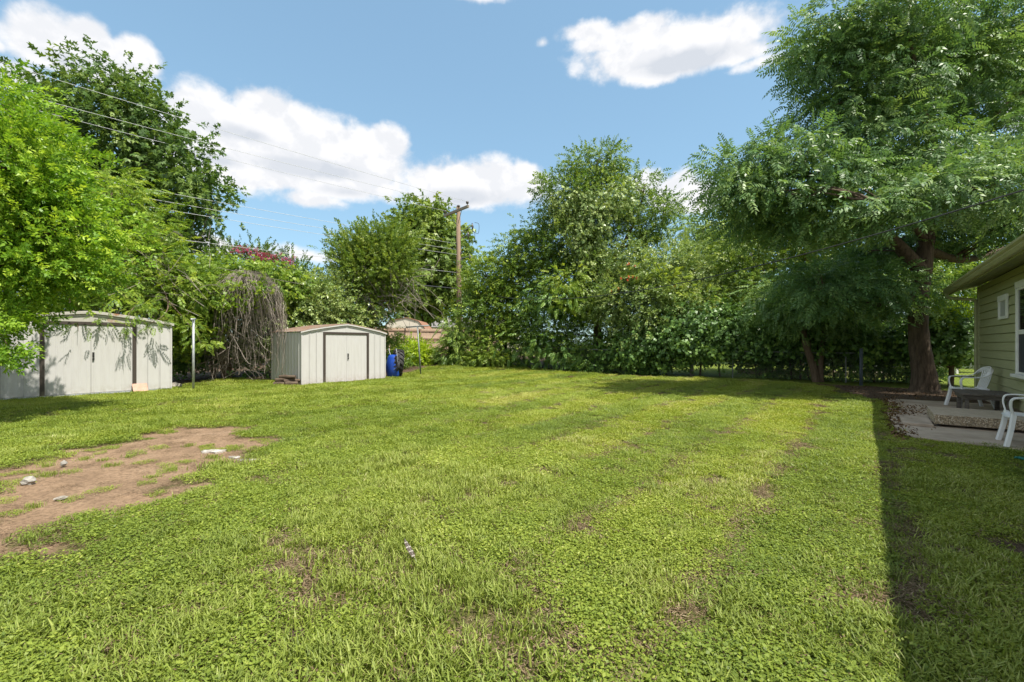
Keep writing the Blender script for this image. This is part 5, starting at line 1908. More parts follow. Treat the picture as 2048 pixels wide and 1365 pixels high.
# lime shrub in front of the fence
b0 = gpt(832, 0, 24.2)
plant('shrub', 'vivid lime green rounded bush behind the leaning clothesline post', 'shrub', b0,
      [([b0, P(832, 722, 24.2), P(830, 700, 24.2)], [0.03, 0.025, 0.01])], 'bark_brown',
      [dict(mat='leaf_lime', kind='elm', leaves=15000, sub=0.20, per=8, scale=0.9, base_tint=0.5, shell=(0.45, 1.0), horiz=0.8, floor=0.03,
            blobs=[(834, 708, 28, 20, 24.2), (820, 722, 20, 14, 24.0), (850, 722, 16, 14, 24.1), (808, 716, 16, 16, 24.3)])], 109, nbranch=0)
b0 = gpt(785, 0, 22.3)
plant('shrub', 'scraggly dark weed clump above the tractor tyre', 'shrub', b0,
      [([b0, P(785, 712, 22.3), P(782, 680, 22.3)], [0.03, 0.022, 0.008])], 'bark_brown',
      [dict(mat='leaf_elm', kind='elm', leaves=3600, sub=0.2, per=7, scale=0.9, base_tint=0.4, blobs=[(782, 700, 14, 22, 22.3), (800, 718, 16, 12, 22.2), (778, 672, 12, 12, 22.3)], floor=0.03)], 110, nbranch=0)

# young tree of heaven and low bush at the lawn's back corner
b0 = gpt(913, 0, 24.0)
plant('sapling', 'young tree with layered feathery leaves below the utility pole', 'sapling', b0,
      [([b0, P(914, 705, 24), P(912, 670, 24), P(914, 640, 24)], [0.035, 0.03, 0.02, 0.008])], 'bark_brown',
      [dict(mat='leaf_center', kind='ailanthus', leaves=12000, sub=0.28, per=7, scale=0.75, base_tint=0.58, tint_var=0.15, horiz=0.4, shell=(0.3, 1.0), blobs=[(913, 690, 26, 32, 24), (912, 655, 18, 22, 24), (905, 710, 28, 14, 24), (930, 700, 18, 20, 24)], floor=0.03)],
      111, nbranch=0)
b0 = gpt(968, 0, 23.2)
plant('shrub', 'low bright bush at the foot of the hedge left of the thin post', 'shrub', b0,
      [([b0, P(968, 722, 23.2), P(966, 708, 23.2)], [0.025, 0.02, 0.01])], 'bark_brown',
      [dict(mat='leaf_elm', kind='feather', leaves=8000, sub=0.22, per=7, scale=0.9, base_tint=0.66, blobs=[(966, 714, 24, 12, 23.2), (990, 720, 18, 10, 23.0), (950, 720, 14, 10, 23.2)], floor=0.03)], 112, nbranch=0)

# elm thicket left of the vine-draped tree
b0 = gpt(1010, 0, 24.6)
plant('elm_tree', 'loose light green elm with a spindly top left of the vine-draped tree', 'tree', b0,
      [([b0, P(1012, 650, 24.6), P(1020, 570, 24.6), P(1040, 500, 24.6), P(1060, 460, 24.6)], [0.13, 0.11, 0.08, 0.05, 0.015]),
       ([P(1013, 640, 24.6), P(985, 580, 24.4), P(965, 530, 24.4)], [0.08, 0.05, 0.015]),
       ([P(1018, 590, 24.6), P(1060, 540, 24.4), P(1080, 500, 24.4)], [0.06, 0.04, 0.012])],
      'bark_brown',
      [dict(mat='leaf_elm', kind='elm', leaves=46000, sub=0.42, per=9, scale=1.05, base_tint=0.45, tint_var=0.2, horiz=0.5, shell=(0.45, 1.0),
            blobs=[(972, 560, 32, 46, 24.6), (1000, 555, 50, 46, 24.4), (1045, 505, 44, 36, 24.6), (1068, 465, 22, 22, 24.6), (985, 620, 55, 50, 24.2), (962, 612, 26, 44, 24.8), (1050, 590, 48, 60, 24.2), (1000, 680, 50, 40, 24.2)])],
      113, nbranch=70, r0=0.022)

# tall vine-draped tree in the middle
b0 = gpt(1195, 0, 23.4)
plant('chinaberry_tree', 'tall tree draped in pale hanging vines at the middle of the back hedge', 'tree', b0,
      [([b0, P(1195, 650, 23.4), P(1192, 560, 23.4), P(1185, 460, 23.4), P(1190, 370, 23.4), P(1195, 320, 23.4)], [0.24, 0.21, 0.18, 0.13, 0.07, 0.02]),
       ([P(1193, 580, 23.4), P(1240, 500, 23.3), P(1275, 430, 23.3), P(1290, 370, 23.3)], [0.13, 0.09, 0.06, 0.02]),
       ([P(1192, 560, 23.4), P(1150, 480, 23.3), P(1120, 410, 23.3)], [0.12, 0.08, 0.02]),
       ([P(1240, 500, 23.3), P(1290, 470, 23.2), P(1325, 430, 23.2)], [0.06, 0.04, 0.015])],
      'bark_dark',
      [dict(mat='leaf_center', kind='elm', leaves=92000, sub=0.30, per=14, scale=1.0, base_tint=0.40, tint_var=0.2, horiz=0.75, droop=0.15, shell=(0.55, 1.0),
            blobs=[(1185, 335, 52, 36, 23.4), (1215, 320, 30, 26, 23.4), (1125, 400, 50, 54, 23.4), (1195, 410, 64, 60, 23.2), (1275, 375, 34, 40, 23.4), (1305, 430, 46, 46, 23.3), (1130, 480, 52, 60, 23.3), (1240, 490, 66, 50, 23.4), (1330, 420, 22, 26, 23.3),
                   (1175, 560, 66, 50, 23.2), (1110, 570, 46, 60, 23.4), (1085, 500, 30, 34, 23.6), (1100, 650, 66, 55, 23.4), (1180, 670, 80, 50, 23.4)]),
       dict(name='hanging_vine', mat='leaf_vine', kind='vine', leaves=15000, sub=0.24, per=8, scale=0.9, base_tint=0.5, tint_var=0.2, horiz=1.2, droop=0.6, shell=(0.5, 1.0),
            blobs=[(1178, 470, 12, 64, 22.0, 0.3), (1150, 410, 40, 18, 22.2, 0.4), (1215, 400, 40, 18, 22.0, 0.4), (1200, 440, 10, 50, 22.0, 0.3), (1120, 420, 16, 30, 22.4, 0.3), (1255, 400, 10, 40, 22.4, 0.3), (1170, 520, 16, 40, 21.9, 0.3), (1150, 470, 10, 40, 22.0, 0.3)]),
       dict(name='undergrowth', mat='leaf_hedge', kind='ailanthus', leaves=24000, sub=0.5, per=7, scale=0.7, base_tint=0.5, tint_var=0.2, horiz=0.5, floor=0.05, blobs=[(1060, 680, 56, 44, 23.6), (1130, 700, 60, 36, 22.8), (1200, 720, 50, 20, 22.4), (1020, 715, 36, 20, 23.8), (1110, 600, 60, 40, 22.6)])],
      114, nbranch=90, r0=0.035)

# trumpet vine mass with orange flowers
b0 = gpt(1305, 0, 21.8)
plant('trumpet_vine', 'big mound of trumpet vine dotted with orange-red flowers', 'shrub', b0,
      [([b0, P(1303, 690, 21.8), P(1290, 620, 21.6), P(1270, 560, 21.6)], [0.10, 0.08, 0.06, 0.02]), ([P(1300, 680, 21.8), P(1350, 600, 21.6), P(1390, 540, 21.6)], [0.07, 0.05, 0.02]), ([gpt(1240, 0, 22), P(1242, 690, 21.9), P(1235, 620, 21.8)], [0.06, 0.05, 0.02])],
      'bark_brown',
      [dict(mat='leaf_vine', kind='elm', leaves=62000, sub=0.36, per=9, scale=1.0, base_tint=0.40, tint_var=0.2, horiz=0.7, droop=0.15, shell=(0.5, 1.0),
            blobs=[(1255, 530, 50, 40, 21.8), (1310, 545, 56, 42, 21.6), (1365, 530, 46, 40, 21.8), (1400, 570, 44, 44, 21.4), (1270, 600, 66, 48, 21.2), (1340, 610, 66, 46, 21.0), (1215, 600, 40, 50, 21.6), (1385, 620, 46, 36, 21), (1290, 650, 60, 36, 21.0)]),
       dict(name='yellow_shoots', mat='leaf_feather', kind='feather', leaves=9000, sub=0.3, per=8, base_tint=0.62, horiz=0.5, blobs=[(1130, 560, 40, 20, 21.6, 0.5), (1160, 600, 36, 22, 21.4, 0.5), (1330, 575, 30, 30, 20.4, 0.4), (1400, 605, 36, 24, 20.4, 0.5), (1290, 540, 24, 20, 20.8, 0.4)]),
      ],
      115, nbranch=50, r0=0.018)
tv_ = [o for o in bpy.data.objects if o.get('label', '').startswith('big mound of trumpet')][0]
rf = np.random.default_rng(8)
fsrc = None
for k in range(16):
    cx, cy = [(1265, 532), (1248, 557), (1276, 558), (1345, 575), (1232, 580), (1256, 556)][k % 6]
    p = P(cx + rf.normal(0, 5), cy + rf.normal(0, 2.5), 20.05 + rf.uniform(0, 0.2))
    if fsrc is None:
        fsrc = sprays_mesh('flower', 'petal_orange', tv_, 'flower', np.zeros((1, 3)), np.array([[0.2, -1.0, 0.3]]), np.array([[0, 0, 1.0]]), np.array([0.9]), np.array([0.4]), rf)
        fsrc.location = p
    else:
        share(fsrc, 'flower', tv_, p, (rf.uniform(-0.5, 0.5), 0, rf.uniform(-0.6, 0.6)), (1, 1, 1))

# grapevine mound
b0 = gpt(1400, 0, 20)
plant('grapevine', 'dark broad-leaved grapevine mound spilling over the back fence', 'shrub', b0,
      [([b0, P(1402, 715, 20), P(1400, 680, 20)], [0.05, 0.04, 0.02]), ([gpt(1440, 0, 19.6), P(1438, 720, 19.6), P(1450, 690, 19.6)], [0.035, 0.03, 0.015]), ([gpt(1330, 0, 20.4), P(1333, 720, 20.4), P(1340, 690, 20.4)], [0.035, 0.03, 0.015])],
      'bark_brown',
      [dict(mat='leaf_grape', kind='grape', leaves=34000, sub=0.36, per=9, scale=0.95, base_tint=0.46, tint_var=0.17, horiz=0.6, droop=0.2, shell=(0.55, 1.0), floor=0.35,
            blobs=[(1400, 655, 76, 40, 20.0), (1465, 665, 56, 38, 19.4), (1350, 690, 50, 34, 20.2), (1500, 690, 36, 26, 19), (1420, 690, 70, 24, 19.6), (1300, 690, 46, 34, 20.6)]),
       dict(name='undergrowth', mat='leaf_hedge', kind='grape', leaves=9000, sub=0.3, per=7, scale=0.8, base_tint=0.5, floor=0.04, blobs=[(1265, 725, 22, 18, 20.6, 0.5), (1240, 700, 40, 28, 21.6), (1180, 735, 26, 12, 21.8), (1290, 735, 20, 10, 20.2)])],
      116, nbranch=30, r0=0.014)

# trees further back, right of the middle
b0 = gpt(1420, 0, 31)
plant('tree_of_heaven', 'rounded light green tree in the gap behind the hedge', 'tree', b0,
      [([b0, P(1420, 600, 31), P(1415, 520, 31), P(1405, 460, 31)], [0.2, 0.17, 0.12, 0.04])], 'bark_grey',
      [dict(mat='leaf_center', kind='ailanthus', leaves=34000, sub=0.6, per=8, scale=1.1, base_tint=0.58, tint_var=0.16, horiz=0.5, blobs=[(1405, 462, 50, 28, 31), (1435, 505, 60, 36, 31), (1390, 520, 40, 34, 31), (1470, 470, 40, 40, 32), (1450, 560, 60, 50, 31)])],
      117, nbranch=30, r0=0.05)

# shaded crape myrtle thicket behind the big tree
b0 = gpt(1560, 0, 20.6)
plant('crape_myrtle', 'shaded multi-stemmed crape myrtle behind the V-trunked tree', 'tree', b0,
      [([b0, P(1570, 640, 20.6), P(1590, 560, 20.6), P(1600, 480, 20.6)], [0.09, 0.08, 0.06, 0.02])]
      + [([gpt(1560 + k * 22, 0, 20.4 + 0.1 * k), P(1572 + k * 18, 650, 20.5), P(1590 + k * 24, 570, 20.5), P(1560 + k * 44, 470, 20.5)], [0.06, 0.05, 0.035, 0.012]) for k in range(-2, 6)],
      'bark_brown',
      [dict(mat='leaf_crape', kind='crape', leaves=50000, sub=0.5, per=9, scale=1.15, base_tint=0.36, tint_var=0.17, horiz=0.8, shell=(0.5, 1.0),
            blobs=[(1500, 510, 60, 50, 20.8), (1560, 470, 70, 50, 21), (1650, 470, 80, 50, 21), (1480, 590, 52, 56, 20.6), (1540, 600, 60, 40, 21), (1700, 540, 70, 60, 21.4), (1620, 560, 70, 50, 22)]),
       dict(name='blossom', mat='petal_pink', kind='flower', leaves=120, sub=0.08, per=4, base_tint=0.4, blobs=[(1708, 474, 6, 4, 19.4, 0.1)])],
      118, nbranch=50, r0=0.02)

# the big tree on the right
BY = F * CAMH / (787 - HY)
bx = (1848 - HX) / F * 13.2
fk = P(1846, 545, 13.2)
plant('pistache_tree', 'massive dark-trunked shade tree spreading over the patio and house', 'tree', Vector((bx, BY, 0)),
      [([Vector((bx, 13.2, -0.25)), Vector((bx, 13.2, 0.10)), P(1847, 745, 13.2), P(1840, 700, 13.2), P(1835, 640, 13.2), P(1840, 575, 13.2), P(1850, 500, 13.2), P(1860, 420, 13.2), P(1864, 330, 13.2), P(1862, 240, 13.2), P(1850, 140, 13.2)],
        [0.55, 0.36, 0.285, 0.26, 0.23, 0.23, 0.20, 0.18, 0.15, 0.10, 0.03]),
       ([fk, P(1800, 495, 13.0), P(1755, 450, 12.7), P(1700, 400, 12.3), P(1620, 350, 12), P(1520, 340, 12)], [0.20, 0.16, 0.13, 0.10, 0.06, 0.02]),
       ([P(1860, 420, 13.2), P(1790, 320, 12.8), P(1730, 220, 12.5), P(1695, 140, 12.4), P(1680, 70, 12.4)], [0.15, 0.11, 0.085, 0.05, 0.015]),
       ([P(1862, 340, 13.2), P(1930, 280, 13.4), P(2000, 220, 13.4), P(2070, 170, 13.4)], [0.14, 0.11, 0.08, 0.03]),
       ([P(1850, 500, 13.2), P(1920, 520, 13.8), P(1990, 505, 14.2), P(2060, 470, 14.4)], [0.13, 0.11, 0.08, 0.03]),
       ([P(1864, 330, 13.2), P(1850, 230, 12.4), P(1830, 130, 11.8), P(1810, 40, 11.5)], [0.11, 0.08, 0.05, 0.015]),
       ([P(1855, 450, 13.2), P(1900, 400, 11.6), P(1930, 380, 10.6), P(1960, 380, 9.9)], [0.11, 0.08, 0.05, 0.015]),
       ([P(1850, 480, 13.2), P(1800, 420, 11.8), P(1770, 400, 10.8), P(1740, 400, 10.2)], [0.10, 0.08, 0.05, 0.015]),
       ([P(1845, 590, 13.2), P(1790, 610, 13.0), P(1720, 605, 12.8), P(1650, 590, 12.8)], [0.10, 0.07, 0.045, 0.015]),
       ([P(1864, 340, 13.2), P(1900, 260, 15), P(1930, 180, 16), P(1940, 90, 16.5)], [0.11, 0.08, 0.05, 0.015])],
      'bark_dark',
      [dict(mat='leaf_pistache', kind='pistache', leaves=205000, sub=0.36, per=16, scale=1.08, base_tint=0.45, tint_var=0.18, horiz=0.42, droop=0.14, shell=(0.40, 1.0), floor=1.2,
            blobs=[(1640, 110, 36, 54, 12.3), (1690, 70, 92, 52, 12.4), (1668, 140, 56, 60, 12.4), (1800, 50, 110, 56, 12), (1940, 50, 110, 66, 13), (1770, 160, 96, 62, 12.3), (1900, 170, 100, 66, 13), (2050, 130, 80, 90, 13.4), (1690, 235, 76, 46, 12.4),
                   (1570, 310, 74, 36, 12), (1480, 335, 56, 36, 12), (1470, 385, 44, 34, 12), (1550, 385, 76, 36, 11.8), (1640, 350, 76, 46, 11.6), (1760, 290, 84, 52, 12.2), (1890, 320, 90, 52, 12.2), (1850, 390, 96, 42, 10.8), (1980, 370, 84, 62, 10.6), (2040, 270, 66, 56, 12.5),
                   (1600, 440, 80, 34, 12.2), (1720, 430, 80, 38, 11.2), (1940, 460, 80, 30, 13.5), (1700, 580, 84, 34, 12.9), (1790, 590, 60, 34, 12.9), (1620, 560, 50, 30, 13.2), (1530, 440, 50, 30, 12.6), (2080, 420, 80, 60, 12), (1930, 120, 90, 60, 16), (1750, 500, 70, 30, 14.5), (1830, 480, 60, 30, 14.8)])],
      119, nbranch=190, r0=0.03)

# V-trunked small tree
b0 = gpt(1636, 0, 16.9)
plant('chinaberry_tree', 'small tree with a V-shaped pair of pale trunks at the lawn edge', 'tree', b0,
      [([b0 + Vector((-0.05, 0, 0)), P(1628, 740, 16.9), P(1612, 690, 16.9), P(1602, 640, 16.9), P(1590, 590, 16.9)], [0.15, 0.13, 0.115, 0.10, 0.05]),
       ([b0 + Vector((0.10, 0, 0)), P(1640, 735, 16.9), P(1645, 690, 16.9), P(1652, 650, 16.9), P(1660, 600, 16.9)], [0.12, 0.105, 0.09, 0.08, 0.03]),
       ([P(1616, 700, 16.95), P(1622, 670, 17.0), P(1615, 630, 17.1)], [0.06, 0.05, 0.02])],
      'bark_brown',
      [dict(mat='leaf_pistache', kind='pistache', leaves=34000, sub=0.40, per=10, scale=1.05, base_tint=0.5, tint_var=0.15, horiz=0.5, droop=0.2, floor=1.5,
            blobs=[(1650, 605, 60, 38, 16.2), (1590, 625, 36, 36, 16.6), (1695, 625, 44, 32, 16.2), (1640, 570, 70, 30, 16.6), (1560, 600, 40, 34, 17.4)])],
      120, nbranch=40, r0=0.02)

# hedge segments along the right fence: one shrub after another
hed = [(1530, 690, 18.6, 'dark hedge shrub just right of the grapevine mound'), (1600, 690, 18.0, 'dark hedge shrub behind the V-shaped trunks'), (1685, 685, 17.2, 'dark hedge shrub left of the blue-grey post'), (1765, 690, 16.6, 'dark hedge shrub between the blue-grey post and the big trunk'), (1830, 680, 16.2, 'dark hedge shrub directly behind the big trunk')]
for k, (px, py, Y, lab) in enumerate(hed):
    b0 = gpt(px, 0, Y)
    plant('hedge_shrub', lab, 'shrub', b0,
          [([b0, P(px + 2, 730, Y), P(px - 4, 690, Y)], [0.04, 0.035, 0.02]), ([gpt(px + 18, 0, Y), P(px + 14, 730, Y), P(px + 22, 690, Y)], [0.03, 0.025, 0.015]), ([gpt(px - 16, 0, Y), P(px - 20, 730, Y), P(px - 26, 690, Y)], [0.03, 0.025, 0.012])], 'bark_dark',
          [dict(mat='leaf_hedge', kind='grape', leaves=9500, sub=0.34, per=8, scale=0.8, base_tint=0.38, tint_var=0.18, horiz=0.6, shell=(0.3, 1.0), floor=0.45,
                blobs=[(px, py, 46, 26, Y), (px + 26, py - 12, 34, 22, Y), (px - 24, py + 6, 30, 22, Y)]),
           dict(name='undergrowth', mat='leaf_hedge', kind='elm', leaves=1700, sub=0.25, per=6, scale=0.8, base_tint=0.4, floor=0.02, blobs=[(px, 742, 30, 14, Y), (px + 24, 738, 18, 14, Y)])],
          130 + k, nbranch=16, r0=0.012, group='shrubs of the right hedge')

# small tree at the house corner
b0 = gpt(1900, 0, 14.6)
plant('mulberry_tree', 'small tree with a crooked trunk at the far corner of the green house', 'tree', b0,
      [([b0, P(1903, 740, 14.6), P(1898, 715, 14.6), P(1880, 690, 14.6)], [0.08, 0.07, 0.06, 0.02]), ([P(1902, 735, 14.6), P(1925, 710, 14.6), P(1935, 680, 14.6)], [0.05, 0.035, 0.015]), ([P(1900, 720, 14.6), P(1905, 680, 14.5), P(1900, 640, 14.5)], [0.05, 0.035, 0.015]), ([P(1900, 735, 14.6), P(1870, 722, 14.6), P(1855, 700, 14.5)], [0.035, 0.03, 0.012])],
      'bark_dark',
      [dict(mat='leaf_grape', kind='grape', leaves=15000, sub=0.3, per=8, scale=0.8, base_tint=0.36, tint_var=0.18, horiz=0.6, shell=(0.35, 1.0), floor=0.9, blobs=[(1905, 675, 44, 36, 14.7), (1880, 650, 34, 26, 14.7), (1930, 650, 30, 34, 14.8), (1900, 700, 44, 20, 14.6)]),
       dict(name='new_shoots', mat='leaf_lime', kind='feather', leaves=2400, sub=0.18, per=6, base_tint=0.35, blobs=[(1890, 605, 20, 14, 14.4, 0.2), (1875, 628, 24, 10, 14.6, 0.3), (1905, 622, 18, 10, 14.4, 0.2), (1860, 640, 16, 8, 14.8, 0.2)])],  # young leaves in their own bright yellow-green
      141, nbranch=26, r0=0.012)

# woods behind the right hedge
for k, (px, Y, bl, lab) in enumerate(((1960, 27, [(1950, 560, 90, 60, 27), (1900, 590, 60, 40, 27), (2030, 520, 80, 80, 27), (1880, 530, 50, 50, 27)], 'broad green tree beyond the gable end of the green house'),
                                      (1760, 30, [(1740, 610, 70, 40, 30), (1800, 590, 50, 60, 30), (1690, 600, 50, 44, 30), (1840, 560, 50, 40, 30)], 'green tree beyond the neighbouring white house'),
                                      (1540, 33, [(1540, 640, 60, 50, 33), (1490, 620, 50, 40, 33), (1600, 660, 50, 34, 33), (1450, 640, 40, 40, 33)], 'sunlit tree across the neighbouring lawn behind the hedge'))):
    b0 = gpt(px, 0, Y)
    plant('elm_tree', lab, 'tree', b0, [([b0, P(px, 650, Y), P(px - 6, 590, Y)], [0.2, 0.17, 0.08])], 'bark_grey',
          [dict(mat='leaf_elm', kind='elm', leaves=17000, sub=0.7, per=9, scale=1.7, base_tint=0.5, tint_var=0.18, shell=(0.5, 1.0), blobs=bl)], 150 + k, nbranch=16, r0=0.05)

# leaf litter: dead leaves on the patio, beneath the hedges and trees
r = np.random.default_rng(77)
pts = []
for i in range(420):
    u, w = r.uniform(8.6, 14.6), 0.62 + abs(r.normal(0, 0.12))
    pts.append((*UW(u, w)[:2], 0.040))
for i in range(260):
    u, w = r.normal(12.0, 0.7), r.normal(0.95, 0.22)
    if 0.6 < w < 2.4 and not (10.0 < u < 11.6 and w > 0.7):
        pts.append((*UW(u, w)[:2], 0.040))
for i in range(5200):
    x, y = r.uniform(2, 14), r.uniform(11.5, 23)
    pts.append((x, y, None))
for i in range(2600):
    x, y = r.uniform(-11, 2), r.uniform(15.5, 25)
    pts.append((x, y, None))
P_ = np.array([(a, b__, terrain(a, b__).item() + 0.008 if c__ is None else c__) for a, b__, c__ in pts])
sd = poly_sd(P_[:, 0], P_[:, 1], LAWN)
u_, w_ = uv_of(P_[:, 0], P_[:, 1])
lvl = np.array([c__ is None for _, _, c__ in pts])
keep = (~lvl) | ((sd > -0.35) & (u_ < 18.8) & (w_ < 2.35) & (poly_sd(P_[:, 0], P_[:, 1], PATIO) > 0.05))
for (ox, W_, D_) in ((loc1, 3.6, 2.4), (loc2, 3.42, 2.2)):
    rel = P_ - np.array(ox)
    lx, ly = rel[:, 0] * so.x + rel[:, 1] * so.y, rel[:, 0] * sn.x + rel[:, 1] * sn.y
    keep &= ~((lx > -0.1) & (lx < W_ + 0.1) & (ly > -0.15) & (ly < D_ + 0.1))
P_ = P_[keep]
ang = r.uniform(0, 6.28, len(P_))
o = sprays_mesh('leaf_litter', 'dead_leaf', None, 'litter', P_, np.stack([np.cos(ang), np.sin(ang), np.zeros_like(ang)], 1), np.tile([0.0, 0, 1.0], (len(P_), 1)) + r.normal(0, 0.15, (len(P_), 3)), r.uniform(0.6, 1.1, len(P_)), r.uniform(0.1, 0.9, len(P_)), r)
o['kind'] = 'stuff'
tag(o, 'dry brown leaf litter under the hedges and along the patio edge', 'leaf litter')

# ------------------------------------------------------------------ lawn: weeds and grass blades as one body of stuff
tufts = bpy.data.collections.new('lawn_tufts')


def tuft(name, quads, mat, shade):
    me = bpy.data.meshes.new(name)
    co = np.array(quads).reshape(-1, 3)
    fill_quads(me, co, np.arange(len(co), dtype=np.int32).reshape(-1, 4))
    at = me.attributes.new('shade', 'FLOAT', 'FACE')
    at.data.foreach_set('value', np.array(shade, np.float32))
    me.materials.append(MATS[mat])
    o = bpy.data.objects.new(name, me)
    tufts.objects.link(o)


r = np.random.default_rng(99)
for k in range(5):           # low broad-leaved weeds
    q, sh = [], []
    for i in range(430):
        x, y = r.uniform(-0.15, 0.15, 2)
        z = r.uniform(0.004, 0.038)
        a = r.uniform(0, 6.28)
        l_ = r.uniform(0.010, 0.025)
        q.append(leaf_quad([x, y, z], [math.cos(a), math.sin(a), r.normal(0.15, 0.35)], [r.normal(0, 0.35), r.normal(0, 0.35), 1], l_, l_ * r.uniform(0.5, 0.8), 0.1, 0.12))
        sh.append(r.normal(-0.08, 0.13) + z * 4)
    for i in range(30):
        x, y = r.uniform(-0.15, 0.15, 2)
        a = r.uniform(0, 6.28)
        h = r.uniform(0.03, 0.07)
        q.append(leaf_quad([x, y, 0], [math.cos(a) * 0.5, math.sin(a) * 0.5, 1], [math.cos(a), math.sin(a), -0.5], h, 0.005, 0, 0.15))
        sh.append(r.normal(0.1, 0.12))
    tuft('tuft_%02d' % k, q, 'lawn_weed', sh)
for k in range(5, 9):        # grass clumps
    q, sh = [], []
    for i in range(120):
        x, y = r.normal(0, 0.065, 2)
        a = r.uniform(0, 6.28)
        L = r.uniform(0.035, 0.088)
        lean = r.uniform(0.25, 1.1)
        d = np.array([math.cos(a), math.sin(a), 0])
        s = np.array([-math.sin(a), math.cos(a), 0])
        wd = r.uniform(0.0022, 0.0042)
        p0 = np.array([x, y, 0])
        p1 = p0 + (d * lean * 0.35 + np.array([0, 0, 1])) * L * 0.55
        p2 = p1 + (d * lean * 1.1 + np.array([0, 0, 0.55])) * L * 0.5
        q.append(np.array([p0 - s * wd, p0 + s * wd, p1 + s * wd * 0.95, p1 - s * wd * 0.95]))
        q.append(np.array([p1 - s * wd * 0.95, p1 + s * wd * 0.95, p2 + s * wd * 0.2, p2 - s * wd * 0.2]))
        v_ = r.normal(-0.05, 0.14)
        sh += [v_ - 0.05, v_ + 0.08]
    tuft('tuft_%02d' % k, q, 'lawn_blade', sh)
for k in range(9, 12):       # mown mixed turf
    q, sh = [], []
    for i in range(210):
        x, y = r.uniform(-0.15, 0.15, 2)
        a = r.uniform(0, 6.28)
        L = r.uniform(0.025, 0.055)
        wd = r.uniform(0.003, 0.006)
        d = np.array([math.cos(a), math.sin(a), 0])
        q.append(leaf_quad([x, y, 0.003], d * r.uniform(0.4, 1.4) + np.array([0.5, 0, 1.0]), [-d[0], -d[1], 0.6], L, wd * 2, 0, 0.2))
        sh.append(r.normal(0, 0.13))
    for i in range(190):
        x, y = r.uniform(-0.15, 0.15, 2)
        z = r.uniform(0.004, 0.03)
        a = r.uniform(0, 6.28)
        l_ = r.uniform(0.010, 0.021)
        q.append(leaf_quad([x, y, z], [math.cos(a), math.sin(a), r.normal(0.1, 0.35)], [r.normal(0, 0.35), r.normal(0, 0.35), 1], l_, l_ * 0.62, 0.1, 0.12))
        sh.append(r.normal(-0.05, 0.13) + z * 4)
    tuft('tuft_%02d' % k, q, 'lawn_weed', sh)
for k in range(12, 14):      # dry clippings
    q, sh = [], []
    for i in range(90):
        x, y = r.uniform(-0.13, 0.13, 2)
        a = r.uniform(0, 6.28)
        q.append(leaf_quad([x, y, r.uniform(0.004, 0.035)], [math.cos(a), math.sin(a), r.normal(0, 0.2)], [0, 0, 1], r.uniform(0.025, 0.06), 0.006, 0, 0.1))
        sh.append(r.normal(0, 0.25))
    tuft('tuft_%02d' % k, q, 'lawn_straw', sh)


